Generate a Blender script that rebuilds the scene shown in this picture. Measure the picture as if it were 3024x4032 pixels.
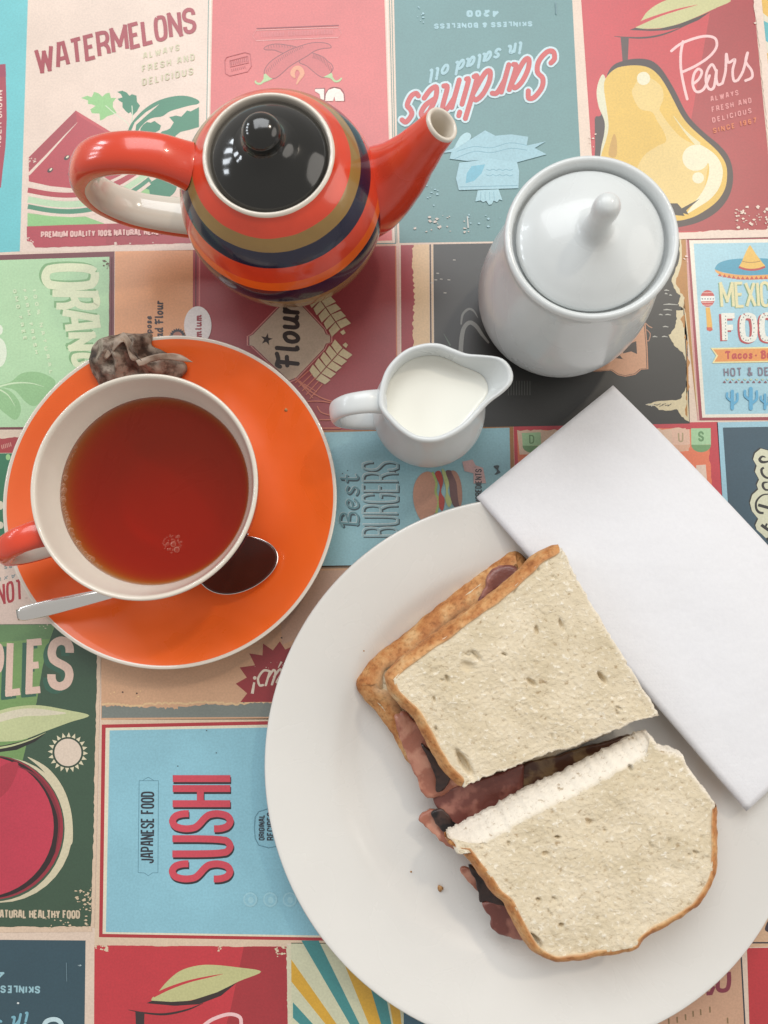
import bpy, bmesh, math, random
from mathutils import Vector, Matrix, noise
from mathutils.geometry import tessellate_polygon

for o in list(bpy.data.objects):
    bpy.data.objects.remove(o)
SC = bpy.context.scene
COL = SC.collection
RAD = math.radians

# ------------------------------------------------------------------ camera
# A phone held about 40 cm over the table, leaning a few degrees off plumb.
CAM_H = 0.40
CAM_ROT = (0.11600405, 0.03049542, -0.01932777)
cam = bpy.data.cameras.new('camera')
cam_ob = bpy.data.objects.new('camera', cam)
COL.objects.link(cam_ob)
cam_ob.location = (0, 0, CAM_H)
cam_ob.rotation_euler = CAM_ROT
cam.sensor_fit = 'VERTICAL'
cam.sensor_height = 36.0
cam.sensor_width = 27.0
cam.lens = 26.0
cam.clip_start = 0.01
cam.clip_end = 50
cam.dof.use_dof = True
cam.dof.focus_distance = 0.385
cam.dof.aperture_fstop = 11.0
SC.camera = cam_ob

# ------------------------------------------------------------------ world and lamps
world = bpy.data.worlds.new('World')
SC.world = world
world.use_nodes = True
bg = world.node_tree.nodes['Background']
bg.inputs[0].default_value = (1.0, 0.965, 0.925, 1)
bg.inputs[1].default_value = 0.44

def area(name, loc, target, sx, sy, watt, col):
    l = bpy.data.lights.new(name, 'AREA')
    l.shape = 'RECTANGLE'
    l.size = sx; l.size_y = sy
    l.energy = watt
    l.color = col
    o = bpy.data.objects.new(name, l)
    COL.objects.link(o)
    o.location = loc
    d = Vector(target) - Vector(loc)
    o.rotation_euler = d.to_track_quat('-Z', 'Y').to_euler()
    return o

# cafe windows beyond the far side of the table, a warm ceiling lamp, and an area light standing for a pale wall
area('window_light', (-0.12, 1.75, 2.05), (0, 0.1, 0), 1.9, 1.4, 36, (0.95, 0.98, 1.0))
for i in range(4):
    area('side_window_light', (-2.1 + 0.1*i, 0.55 + 0.42*i, 1.15), (0, 0.1, 0), 0.20, 0.42, 3.2, (0.88, 0.94, 1.0))
area('ceiling_lamp_light', (1.05, 1.35, 2.1), (0, 0, 0), 0.16, 0.16, 9, (1.0, 0.88, 0.72))
o = area('pale_wall_light', (2.6, 0.5, 1.5), (0, 0, 0), 2.4, 2.0, 22, (1.0, 0.94, 0.86))
o.data.shape = 'ELLIPSE'

SC.view_settings.view_transform = 'Standard'
SC.view_settings.look = 'None'
SC.view_settings.exposure = 0.10
SC.view_settings.gamma = 1.0
SC.view_settings.use_curve_mapping = False
SC.render.engine = 'CYCLES'
SC.render.resolution_x = 768
SC.render.resolution_y = 1024
SC.cycles.max_bounces = 7
SC.cycles.transparent_max_bounces = 10

# ------------------------------------------------------------------ measuring
# Points measured on the 3024 x 4032 photograph are carried down onto the level plane
# z = const where the thing really lies (f = 2912 px).
_R = cam_ob.rotation_euler.to_matrix()
def T(px, py, z=0.0):
    d = _R @ Vector(((px-1512)/2912, -(py-2016)/2912, -1))
    t = (z-CAM_H)/d.z
    return (d.x*t, d.y*t)
def T3(px, py, z=0.0):
    x, y = T(px, py, z)
    return Vector((x, y, z))
def crop(x0, y0, s):
    def g(pts):
        if isinstance(pts, tuple):
            return (x0+s*pts[0], y0+s*pts[1])
        return [(x0+s*x, y0+s*y) for x, y in pts]
    g.s = s
    return g
V = crop(0, 0, 3024/1659)

# ------------------------------------------------------------------ tagging
def tag(o, label=None, cat=None, group=None, kind=None):
    if label: o['label'] = label
    if cat: o['category'] = cat
    if group: o['group'] = group
    if kind: o['kind'] = kind
    return o
def empty(name, loc):
    o = bpy.data.objects.new(name, None)
    o.empty_display_size = 0.02
    o.location = loc
    COL.objects.link(o)
    return o
def link(name, me, mat=None, parent=None, smooth=True):
    o = bpy.data.objects.new(name, me)
    COL.objects.link(o)
    if mat is not None and len(me.materials) == 0:
        me.materials.append(mat)
    if parent is not None:
        o.parent = parent
        # mesh coordinates are world coordinates, bring them into the parent's frame
        p = parent
        off = Vector((0, 0, 0))
        while p is not None:
            off += p.location
            p = p.parent
        o.location = -off
    if smooth:
        for f in me.polygons: f.use_smooth = True
    return o
def mesh(name, verts, faces):
    me = bpy.data.meshes.new(name)
    me.from_pydata([tuple(v) for v in verts], [], faces)
    me.update()
    return me
def fixnormals(me):
    b = bmesh.new(); b.from_mesh(me)
    bmesh.ops.remove_doubles(b, verts=b.verts, dist=1e-7)
    bmesh.ops.recalc_face_normals(b, faces=b.faces)
    b.to_mesh(me); b.free()
    return me

# ------------------------------------------------------------------ materials
def lin(c):
    return tuple(((v/255)/12.92 if v/255 <= 0.04045 else ((v/255+0.055)/1.055)**2.4) for v in c)
class NT:
    def __init__(s, name):
        s.m = bpy.data.materials.new(name); s.m.use_nodes = True
        s.t = s.m.node_tree; s.b = s.t.nodes['Principled BSDF']; s.out = s.t.nodes['Material Output']
    def n(s, typ, **kw):
        nd = s.t.nodes.new(typ)
        for k, v in kw.items(): setattr(nd, k, v)
        return nd
    def l(s, a, b): s.t.links.new(a, b)
    def tex(s, typ, scale, **kw):
        nd = s.n(typ)
        nd.inputs['Scale'].default_value = scale
        for k, v in kw.items(): nd.inputs[k].default_value = v
        tc = s.n('ShaderNodeTexCoord')
        s.l(tc.outputs['Object'], nd.inputs['Vector'])
        return nd
    def ramp(s, src, stops, interp='LINEAR'):
        r = s.n('ShaderNodeValToRGB'); r.color_ramp.interpolation = interp
        e = r.color_ramp.elements
        while len(e) < len(stops): e.new(0.5)
        for el, (p, c) in zip(e, stops):
            el.position = p; el.color = (*c, 1) if len(c) == 3 else c
        s.l(src, r.inputs[0]); return r
    def mix(s, fac, a, b, mode='MIX'):
        m = s.n('ShaderNodeMix', data_type='RGBA', blend_type=mode)
        for sock, v in ((m.inputs['Factor'], fac), (m.inputs[6], a), (m.inputs[7], b)):
            if hasattr(v, 'links'): s.l(v, sock)
            elif isinstance(v, (int, float)): sock.default_value = v
            else: sock.default_value = (*v, 1)
        return m.outputs[2]
    def bump(s, src, dist, strength=1.0, prev=None):
        b = s.n('ShaderNodeBump'); b.inputs['Distance'].default_value = dist; b.inputs['Strength'].default_value = strength
        s.l(src, b.inputs['Height'])
        if prev is not None: s.l(prev, b.inputs['Normal'])
        return b.outputs[0]
    def set(s, **kw):
        for k, v in kw.items():
            k = k.replace('_', ' ')
            if isinstance(v, tuple) and len(v) == 3 and s.b.inputs[k].type == 'RGBA': v = (*v, 1)
            if hasattr(v, 'links'): s.l(v, s.b.inputs[k])
            else: s.b.inputs[k].default_value = v
        return s.m

def glaze(name, col, rough=0.12, coat=0.6, var=0.04, iron=False):
    t = NT(name)
    nz = t.tex('ShaderNodeTexNoise', 35, Detail=4)
    c = lin(col)
    d = tuple(v*(1-var*2) for v in c)
    cc = t.mix(nz.outputs[0], d, tuple(min(1, v*(1+var)) for v in c))
    if iron:   # tiny iron specks in the glaze
        sp = t.tex('ShaderNodeTexVoronoi', 260)
        sp.feature = 'F1'
        r = t.ramp(sp.outputs['Distance'], [(0.0, (1, 1, 1)), (0.05, (0, 0, 0))])
        cc = t.mix(r.outputs[0], cc, tuple(v*0.75 for v in c))
    nb = t.tex('ShaderNodeTexNoise', 90, Detail=2)
    sm = t.tex('ShaderNodeTexNoise', 16, Detail=5, Distortion=1.5)
    rr = t.ramp(sm.outputs[0], [(0.35, (rough*0.7,)*3), (0.68, (rough*1.8,)*3)])
    t.l(cc, t.b.inputs['Base Color']); t.l(rr.outputs[0], t.b.inputs['Roughness'])
    return t.set(Coat_Weight=coat, Coat_Roughness=0.04, Specular_IOR_Level=0.5, Normal=t.bump(nb.outputs[0], 0.00006, 0.5))

def banded(name, stops, rough=0.14, facing=None):
    """hand-painted stripes: colours by height on the pot (constant bands, slightly uneven edges)"""
    t = NT(name)
    tc = t.n('ShaderNodeTexCoord'); sx = t.n('ShaderNodeSeparateXYZ'); t.l(tc.outputs['Object'], sx.inputs[0])
    nz = t.tex('ShaderNodeTexNoise', 60, Detail=2)
    ma = t.n('ShaderNodeMath', operation='MULTIPLY_ADD'); t.l(nz.outputs[0], ma.inputs[0]); ma.inputs[1].default_value = 0.0008; t.l(sx.outputs[2], ma.inputs[2])
    mm = t.n('ShaderNodeMath', operation='MULTIPLY'); t.l(ma.outputs[0], mm.inputs[0]); mm.inputs[1].default_value = 10.0
    r = t.ramp(mm.outputs[0], [(z*10, lin(c)) for z, c in stops], 'CONSTANT')
    n2 = t.tex('ShaderNodeTexNoise', 40, Detail=5)
    br = t.ramp(n2.outputs[0], [(0.3, (0.82,)*3), (0.7, (1.08,)*3)])
    cc = t.mix(1.0, r.outputs[0], br.outputs[0], 'MULTIPLY')
    t.l(cc, t.b.inputs['Base Color'])
    return t.set(Roughness=rough+.06, Coat_Weight=0.5, Coat_Roughness=0.04, Normal=t.bump(n2.outputs[0], 0.0001, 0.4))

M = {}
M['white_china'] = glaze('white_china', (214, 218, 218), rough=.24, coat=.3, iron=True)
M['plate_china'] = glaze('plate_china', (225, 223, 218), rough=0.22, coat=0.4, var=0.02)
M['cup_lining'] = glaze('cup_lining', (223, 214, 200), rough=.3, coat=0.0)
M['cream_glaze'] = glaze('cream_glaze', (223, 214, 200))
M['red_glaze'] = glaze('red_glaze', (220, 70, 42), rough=0.2, coat=.45)
M['orange_glaze'] = glaze('orange_glaze', (248, 110, 42), rough=0.3, coat=0.3, var=0.05)
M['black_glaze'] = glaze('black_glaze', (24, 24, 21), rough=0.1, coat=0.5)
CREAM, RED, ORG, NAVY, TAN = (226, 214, 194), (220, 70, 42), (238, 104, 36), (24, 24, 52), (150, 118, 62)
M['pot_bands'] = banded('pot_bands', [(0.0, TAN), (0.0435, NAVY), (0.0549, ORG), (0.0608, RED), (0.0694, NAVY), (0.0762, TAN), (0.0816, RED), (0.0880, CREAM)])
M['cup_bands'] = banded('cup_bands', [(0.0, TAN), (0.022, ORG), (0.032, NAVY), (0.040, RED), (0.050, NAVY), (0.0608, CREAM)])

# printed vinyl: colour comes from the print (one flat colour per printed shape)
t = NT('printed_vinyl')
at = t.n('ShaderNodeAttribute', attribute_name='ink')
fad = t.tex('ShaderNodeTexNoise', 22, Detail=6, Roughness=0.7)
fr = t.ramp(fad.outputs[0], [(0.3, (0.90,)*3), (0.7, (1.06,)*3)])
cc = t.mix(1.0, at.outputs['Color'], fr.outputs[0], 'MULTIPLY')
gr = t.tex('ShaderNodeTexNoise', 900, Detail=2)
g2 = t.ramp(gr.outputs[0], [(0.35, (0.94,)*3), (0.65, (1.05,)*3)])
cc = t.mix(1.0, cc, g2.outputs[0], 'MULTIPLY')
wv = t.n('ShaderNodeTexWave'); wv.wave_type = 'BANDS'; wv.bands_direction = 'Y'
wv.inputs['Scale'].default_value = 420; wv.inputs['Distortion'].default_value = 3.0
tc = t.n('ShaderNodeTexCoord'); t.l(tc.outputs['Object'], wv.inputs['Vector'])
big = t.tex('ShaderNodeTexNoise', 14, Detail=3)
nb = t.bump(wv.outputs['Fac'], 0.00002, 0.35)
nb = t.bump(big.outputs[0], 0.0016, 0.35, nb)
t.l(cc, t.b.inputs['Base Color'])
M['vinyl'] = t.set(Roughness=0.50, Specular_IOR_Level=0.6, Coat_Weight=0.5, Coat_Roughness=0.34, Coat_IOR=1.6, Normal=nb)

# ------------------------------------------------------------------ solids
def lathe(prof, c, segs=96, name='lathe'):
    """profile of (r, z) revolved about the vertical axis through c=(x, y)"""
    vs, fs, rings = [], [], []
    for r, z in prof:
        if r < 1e-6:
            rings.append([len(vs)]); vs.append((c[0], c[1], z))
        else:
            i = len(vs); rings.append(list(range(i, i+segs)))
            for k in range(segs):
                a = 2*math.pi*k/segs
                vs.append((c[0]+r*math.cos(a), c[1]+r*math.sin(a), z))
    for a, b in zip(rings, rings[1:]):
        for k in range(segs):
            k2 = (k+1) % segs
            if len(a) == 1 and len(b) == 1: break
            if len(a) == 1: fs.append((a[0], b[k], b[k2]))
            elif len(b) == 1: fs.append((a[k], b[0], a[k2]))
            else: fs.append((a[k], b[k], b[k2], a[k2]))
    return fixnormals(mesh(name, vs, fs))

def cr(pts, n=8, closed=False):
    """Catmull-Rom through points of any dimension"""
    P = [Vector(p) for p in pts]; out = []; L = len(P)
    rng = range(L if closed else L-1)
    for i in rng:
        if closed: p0, p1, p2, p3 = P[i-1], P[i], P[(i+1) % L], P[(i+2) % L]
        else: p0, p1, p2, p3 = P[max(i-1, 0)], P[i], P[i+1], P[min(i+2, L-1)]
        for k in range(n):
            u = k/n
            out.append(0.5*((2*p1)+(p2-p0)*u+(2*p0-5*p1+4*p2-p3)*u*u+(3*p1-p0-3*p2+p3)*u**3))
    if not closed: out.append(P[-1].copy())
    return out

def sweep(path, ra, rb, up=Vector((0, 0, 1)), segs=24, caps=True, name='sweep', flat=None):
    """tube along path; section half-axes ra (side) and rb (towards up-ish); up may be a function of index"""
    vs, fs, rings = [], [], []
    n = len(path)
    for i, p in enumerate(path):
        tg = (path[min(i+1, n-1)]-path[max(i-1, 0)]).normalized()
        u = up(i/(n-1)) if callable(up) else up
        sd = tg.cross(u).normalized(); uu = sd.cross(tg).normalized()
        a = ra(i/(n-1)) if callable(ra) else ra
        b = rb(i/(n-1)) if callable(rb) else rb
        r = []
        for k in range(segs):
            w = 2*math.pi*k/segs
            cx_, sy_ = math.cos(w), math.sin(w)
            if flat:
                cx_ = math.copysign(abs(cx_)**flat, cx_); sy_ = math.copysign(abs(sy_)**flat, sy_)
            r.append(len(vs)); vs.append(p+sd*a*cx_+uu*b*sy_)
        rings.append(r)
    for a, b in zip(rings, rings[1:]):
        for k in range(segs):
            k2 = (k+1) % segs
            fs.append((a[k], a[k2], b[k2], b[k]))
    if caps:
        fs.append(tuple(rings[0])); fs.append(tuple(reversed(rings[-1])))
    return fixnormals(mesh(name, vs, fs))

def smoothprof(pts, n=6):
    return [(max(0, p[0]), p[1]) for p in cr(pts, n)]

# ================================================================== tablecloth
rnd = random.Random(7)
class Sheet:
    """flat printed shapes: one colour each, stacked a micron apart like layers of ink;
    shapes that touch become one printed motif, each motif an object of its own"""
    def __init__(s, name, panel, margin=9): s.name, s.panel, s.margin, s.shapes = name, panel, margin, []
    def tri(s, pts, faces, col, fz=None):
        z = s.panel.next()
        vs = []; q = 0
        if fz is None:
            for x, y in pts: vs.append((*T(x, y), z))
            fl = list(faces)
        else:       # strokes that may cross themselves: every segment a hair above the last
            fl = []
            for k, f in enumerate(faces):
                zz = z+k*fz; i = len(vs)
                for m in f: vs.append((*T(*pts[m]), zz))
                fl.append(tuple(range(i, i+len(f))))
            s.panel.z += len(faces)*fz
        xs = [p[0] for p in pts]; ys = [p[1] for p in pts]
        s.shapes.append(((min(xs), min(ys), max(xs), max(ys)), vs, fl, col))
    def poly(s, pts, col):
        fs = tessellate_polygon([[Vector((x, y, 0)) for x, y in pts]])
        s.tri(pts, [tuple(f) for f in fs], col)
    def blob(s, pts, col, n=6): s.poly([(p.x, p.y) for p in cr(pts, n, True)], col)
    def ell(s, c, rx, ry, col, n=36, rot=0):
        s.poly([(c[0]+rx*math.cos(2*math.pi*k/n)*math.cos(rot)-ry*math.sin(2*math.pi*k/n)*math.sin(rot),
                 c[1]+rx*math.cos(2*math.pi*k/n)*math.sin(rot)+ry*math.sin(2*math.pi*k/n)*math.cos(rot)) for k in range(n)], col)
    def stroke(s, pts, w, col, closed=False, smooth=0, cap=False, rounded=False):
        P = [Vector(p) for p in pts]
        W = list(w) if isinstance(w, (list, tuple)) else [w]*len(P)
        P3 = [Vector((p.x, p.y, ww)) for p, ww in zip(P, W)]
        if smooth: P3 = cr(P3, smooth, closed)
        if rounded:     # ease the gentle corners into arcs, keep the sharp ones
            for _ in range(2):
                Q = [P3[0]]
                for i in range(1, len(P3)-1):
                    a, m, b_ = P3[i-1], P3[i], P3[i+1]
                    d1, d2 = (m-a), (b_-m); d1.z = d2.z = 0
                    if d1.length > 1e-6 and d2.length > 1e-6 and d1.angle(d2) < 1.15:
                        k = .3
                        Q += [m.lerp(a, k), m.lerp(b_, k)]
                    else: Q.append(m)
                Q.append(P3[-1]); P3 = Q
        if closed: P3 = P3+[P3[0].copy(), P3[1].copy()]
        # break at sharp turns
        runs, cur = [], [P3[0]]
        for i in range(1, len(P3)):
            if (P3[i].xy-cur[-1].xy).length < 1e-4: continue
            if len(cur) > 1:
                d1 = cur[-1].xy-cur[-2].xy; d2 = P3[i].xy-cur[-1].xy
                if d1.angle(d2) > 1.2: runs.append(cur); cur = [cur[-1].copy()]
            cur.append(P3[i])
        runs.append(cur)
        for ri, run in enumerate(runs):
            n = len(run)
            if n < 2: continue
            R = [q.copy() for q in run]
            if ri > 0 and not smooth: d = (R[0].xy-R[1].xy).normalized()*R[0].z*.48; R[0].x += d.x; R[0].y += d.y
            if ri < len(runs)-1 and not smooth: d = (R[-1].xy-R[-2].xy).normalized()*R[-1].z*.48; R[-1].x += d.x; R[-1].y += d.y
            L, Q = [], []
            for i in range(n):
                d1 = (R[i].xy-R[i-1].xy).normalized() if i else (R[1].xy-R[0].xy).normalized()
                d2 = (R[i+1].xy-R[i].xy).normalized() if i < n-1 else d1
                n1 = Vector((-d1.y, d1.x)); n2 = Vector((-d2.y, d2.x)); m = (n1+n2).normalized(); k = 1/max(.6, m.dot(n1))
                L.append(R[i].xy+m*(R[i].z/2*k)); Q.append(R[i].xy-m*(R[i].z/2*k))
            s.tri([(p.x, p.y) for p in L+Q], [(i, i+1, n+i+1, n+i) for i in range(n-1)], col, 1e-7)
            if smooth:
                if ri > 0: s.ell(R[0].xy, R[0].z/2, R[0].z/2, col, 12)
        if cap:
            for q in (P3[0], P3[-1]): s.ell(q.xy, q.z/2, q.z/2, col, 14)
    def groups(s):
        n = len(s.shapes); par = list(range(n))
        def find(i):
            while par[i] != i: par[i] = par[par[i]]; i = par[i]
            return i
        m = s.margin
        B = [q[0] for q in s.shapes]
        for i in range(n):
            for j in range(i):
                if B[i][0]-m < B[j][2] and B[j][0]-m < B[i][2] and B[i][1]-m < B[j][3] and B[j][1]-m < B[i][3]:
                    a, c = find(i), find(j)
                    if a != c: par[a] = c
        g = {}
        for i in range(n): g.setdefault(find(i), []).append(s.shapes[i])
        return list(g.values())
    def build(s, parent, whole=False, kind=None):
        out = None
        for grp in ([s.shapes] if whole and s.shapes else s.groups()):
            V_, F_, C_ = [], [], []
            for _, vs, fs, col in grp:
                i = len(V_); V_ += vs; c = lin(col)
                for f in fs: F_.append(tuple(i+k for k in f)); C_.append(c)
            me = mesh(s.name, V_, F_)
            at = me.attributes.new('ink', 'FLOAT_COLOR', 'CORNER'); buf = []
            for p_, c in zip(me.polygons, C_):
                for _ in p_.loop_indices: buf.extend((*c, 1.0))
            at.data.foreach_set('color', buf)
            b = bmesh.new(); b.from_mesh(me)
            for f in b.faces:
                f.normal_update()
                if f.normal.z < 0: f.normal_flip()
            b.to_mesh(me); b.free()
            out = link(s.name, me, M['vinyl'], parent, smooth=False)
            if kind: out['kind'] = kind
        return out

PANELS = []
class Panel:
    def __init__(s, label):
        s.z = 0.00002; s.label = label
        s.bg = Sheet('printed_panel', s); s.pic = Sheet('picture', s); s.txt = Sheet('lettering', s); s.wear = Sheet('worn_edge', s); s.spk = Sheet('worn_specks', s)
        PANELS.append(s)
    def next(s): s.z += 0.0000015; return s.z
    def build(s, parent):
        o = s.bg.build(parent, True); o['label'] = s.label
        for sh in (s.pic, s.txt, s.wear): sh.build(o)
        s.spk.build(o, True, 'stuff')
    def specks(s, region, n, size, col, seed=1):
        r = random.Random(seed)
        x0, y0, x1, y1 = region
        for _ in range(n):
            x, y = r.uniform(x0, x1), r.uniform(y0, y1); q = size*r.uniform(0.3, 1)
            k = r.randint(4, 7)
            s.spk.poly([(x+q*r.uniform(.4, 1.3)*math.cos(6.283*i/k), y+q*r.uniform(.3, .9)*math.sin(6.283*i/k)) for i in range(k)], col)

def ragged(a, b, amp, n, seed):
    """torn edge from a to b"""
    r = random.Random(seed); A, B = Vector(a), Vector(b); d = B-A; nn = Vector((-d.y, d.x)).normalized(); out = []
    ph = r.uniform(0, 50)
    for i in range(n+1):
        u = i/n
        o = noise.noise(Vector((u*5+ph, seed, 0)))*amp*1.5 + r.uniform(-.55, .55)*amp
        p = A+d*u+nn*o; out.append((p.x, p.y))
    return out

# ---- a condensed poster alphabet and a brush script, as pen strokes in a unit box
GL = {
 'A': (.55, [[(0,0),(.3,1),(.7,1),(1,0)], [(.14,.33),(.86,.33)]]),
 'B': (.5, [[(0,0),(0,1),(.7,1),(1,.88),(1,.64),(.75,.53),(0,.53)], [(.75,.53),(1,.4),(1,.13),(.7,0),(0,0)]]),
 'C': (.5, [[(1,.68),(1,.86),(.75,1),(.25,1),(0,.86),(0,.14),(.25,0),(.75,0),(1,.14),(1,.32)]]),
 'D': (.5, [[(0,0),(0,1),(.65,1),(1,.84),(1,.16),(.65,0),(0,0)]]),
 'E': (.42, [[(1,1),(0,1),(0,0),(1,0)], [(0,.52),(.8,.52)]]),
 'F': (.42, [[(1,1),(0,1),(0,0)], [(0,.52),(.8,.52)]]),
 'G': (.5, [[(1,.7),(1,.86),(.75,1),(.25,1),(0,.86),(0,.14),(.25,0),(.75,0),(1,.14),(1,.48),(.55,.48)]]),
 'H': (.5, [[(0,0),(0,1)], [(1,0),(1,1)], [(0,.52),(1,.52)]]),
 'I': (.0, [[(.5,0),(.5,1)]]),
 'J': (.4, [[(1,1),(1,.14),(.75,0),(.25,0),(0,.14),(0,.3)]]),
 'K': (.5, [[(0,0),(0,1)], [(1,1),(.05,.45)], [(.3,.6),(1,0)]]),
 'L': (.42, [[(0,1),(0,0),(1,0)]]),
 'M': (.72, [[(0,0),(0,1),(.5,.25),(1,1),(1,0)]]),
 'N': (.52, [[(0,0),(0,1),(1,0),(1,1)]]),
 'O': (.5, [[(.25,1),(0,.86),(0,.14),(.25,0),(.75,0),(1,.14),(1,.86),(.75,1),(.25,1)]]),
 'P': (.5, [[(0,0),(0,1),(.7,1),(1,.88),(1,.56),(.7,.44),(0,.44)]]),
 'Q': (.5, [[(.25,1),(0,.86),(0,.14),(.25,0),(.75,0),(1,.14),(1,.86),(.75,1),(.25,1)], [(.6,.25),(1.05,-.05)]]),
 'R': (.5, [[(0,0),(0,1),(.7,1),(1,.88),(1,.6),(.7,.48),(0,.48)], [(.6,.48),(1,.3),(1,0)]]),
 'S': (.5, [[(1,.72),(1,.86),(.75,1),(.25,1),(0,.86),(0,.66),(.2,.55),(.8,.43),(1,.32),(1,.14),(.75,0),(.25,0),(0,.14),(0,.28)]]),
 'T': (.5, [[(0,1),(1,1)], [(.5,1),(.5,0)]]),
 'U': (.5, [[(0,1),(0,.14),(.25,0),(.75,0),(1,.14),(1,1)]]),
 'V': (.52, [[(0,1),(.5,0),(1,1)]]),
 'W': (.8, [[(0,1),(.25,0),(.5,.8),(.75,0),(1,1)]]),
 'X': (.52, [[(0,0),(1,1)], [(0,1),(1,0)]]),
 'Y': (.52, [[(0,1),(.5,.45),(1,1)], [(.5,.45),(.5,0)]]),
 'Z': (.5, [[(0,1),(1,1),(0,0),(1,0)]]),
 '0': (.45, [[(.25,1),(0,.86),(0,.14),(.25,0),(.75,0),(1,.14),(1,.86),(.75,1),(.25,1)]]),
 '1': (.15, [[(0,.8),(1,1),(1,0)]]),
 '2': (.45, [[(0,.8),(.2,1),(.8,1),(1,.8),(1,.6),(0,0),(1,0)]]),
 '4': (.5, [[(.8,0),(.8,1),(0,.3),(1,.3)]]),
 '6': (.45, [[(1,.85),(.7,1),(.2,1),(0,.8),(0,.15),(.25,0),(.75,0),(1,.15),(1,.45),(.75,.58),(0,.55)]]),
 '7': (.45, [[(0,1),(1,1),(.4,0)]]),
 '9': (.45, [[(0,.15),(.3,0),(.8,0),(1,.2),(1,.85),(.75,1),(.25,1),(0,.85),(0,.55),(.25,.42),(1,.45)]]),
 '%': (.6, [[(0,1),(.3,1),(.3,.7),(0,.7),(0,1)], [(1,1),(0,0)], [(.7,.3),(1,.3),(1,0),(.7,0),(.7,.3)]]),
 '&': (.55, [[(1,0),(.15,.75),(.3,1),(.6,1),(.7,.8),(0,.3),(.1,.05),(.5,0),(1,.4)]]),
 '-': (.3, [[(0,.5),(1,.5)]]),
 '.': (.0, [[(.5,0),(.5,.1)]]),
 "'": (.0, [[(.5,.8),(.5,1)]]),
 ' ': (.28, []),
}
LC = {
 'a': (.46, [[(.95,.5),(.6,.62),(.2,.52),(0,.25),(.15,.02),(.5,.04),(.95,.5)], [(1,.62),(.95,.12),(1.2,.03)]]),
 'c': (.38, [[(.95,.5),(.6,.62),(.15,.5),(0,.22),(.25,.0),(.7,.02),(1,.15)]]),
 'd': (.48, [[(.95,.5),(.6,.62),(.2,.52),(0,.25),(.15,.02),(.5,.04),(.95,.45)], [(1,1),(.95,.12),(1.2,.03)]]),
 'e': (.4, [[(.1,.28),(.7,.36),(.9,.52),(.6,.63),(.2,.52),(0,.25),(.2,.0),(.65,.02),(1,.18)]]),
 'g': (.46, [[(.95,.5),(.6,.62),(.2,.52),(0,.25),(.15,.02),(.5,.04),(.95,.5)], [(1,.62),(.95,-.1),(.6,-.3),(.1,-.2)]]),
 'i': (.12, [[(.3,.62),(.3,.1),(1,.03)], [(.3,.8),(.3,.88)]]),
 'l': (.14, [[(.3,1),(.3,.1),(1,.03)]]),
 'm': (.75, [[(.05,.62),(.05,0)], [(.05,.4),(.25,.6),(.42,.55),(.45,0)], [(.47,.4),(.65,.6),(.84,.55),(.86,.1),(1,.03)]]),
 'n': (.46, [[(.05,.62),(.05,0)], [(.05,.4),(.4,.62),(.75,.55),(.8,.1),(1.1,.03)]]),
 'o': (.42, [[(.5,.62),(.1,.5),(0,.25),(.2,.02),(.6,.0),(.95,.2),(1,.42),(.8,.6),(.5,.62)]]),
 'r': (.34, [[(.1,.62),(.1,0)], [(.1,.35),(.5,.6),(1,.58)]]),
 's': (.36, [[(.95,.55),(.5,.63),(.15,.5),(.4,.36),(.85,.22),(.7,.03),(.3,0),(0,.08)]]),
 't': (.26, [[(.5,.95),(.4,.15),(.7,.0),(1.1,.08)], [(.0,.62),(1,.62)]]),
 'u': (.46, [[(.05,.62),(.05,.15),(.3,.0),(.7,.1),(.9,.35)], [(.95,.62),(.9,.12),(1.2,.03)]]),
 'B': (.55, [[(.1,0),(.2,1)], [(-.1,.85),(.4,1.02),(.9,.92),(.9,.68),(.3,.53),(.95,.45),(1,.15),(.6,-.02),(.05,.05)]]),
 'F': (.6, [[(.35,0),(.4,.95)], [(0,.85),(.15,1),(.6,.93),(1.05,1)], [(.15,.5),(.85,.52)]]),
 'P': (.55, [[(.2,0),(.25,.95)], [(-.1,.8),(.3,1),(.8,1),(1,.78),(.7,.52),(.25,.45)]]),
 'S': (.55, [[(1,.8),(.85,.98),(.5,1),(.2,.82),(.3,.6),(.75,.4),(.85,.15),(.5,-.02),(.1,.02),(-.1,.2),(.05,.28)]]),
 'T': (.5, [[(.5,0),(.5,.98)], [(-.1,.85),(.1,1),(1,.97)]]),
 'D': (.6, [[(.3,0),(.35,1)], [(-.1,.75),(.2,1),(.8,.95),(1,.5),(.75,.05),(.1,.0)]]),
 'A': (.6, [[(0,0),(.7,1),(.9,0)], [(.25,.4),(.9,.4)]]),
 'p': (.46, [[(.05,.62),(.05,-.3)], [(.05,.45),(.45,.63),(.9,.5),(.95,.2),(.6,.0),(.1,.1)]]),
 '-': (.3, [[(0,.35),(1,.35)]]),
 ' ': (.25, []),
}
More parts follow.
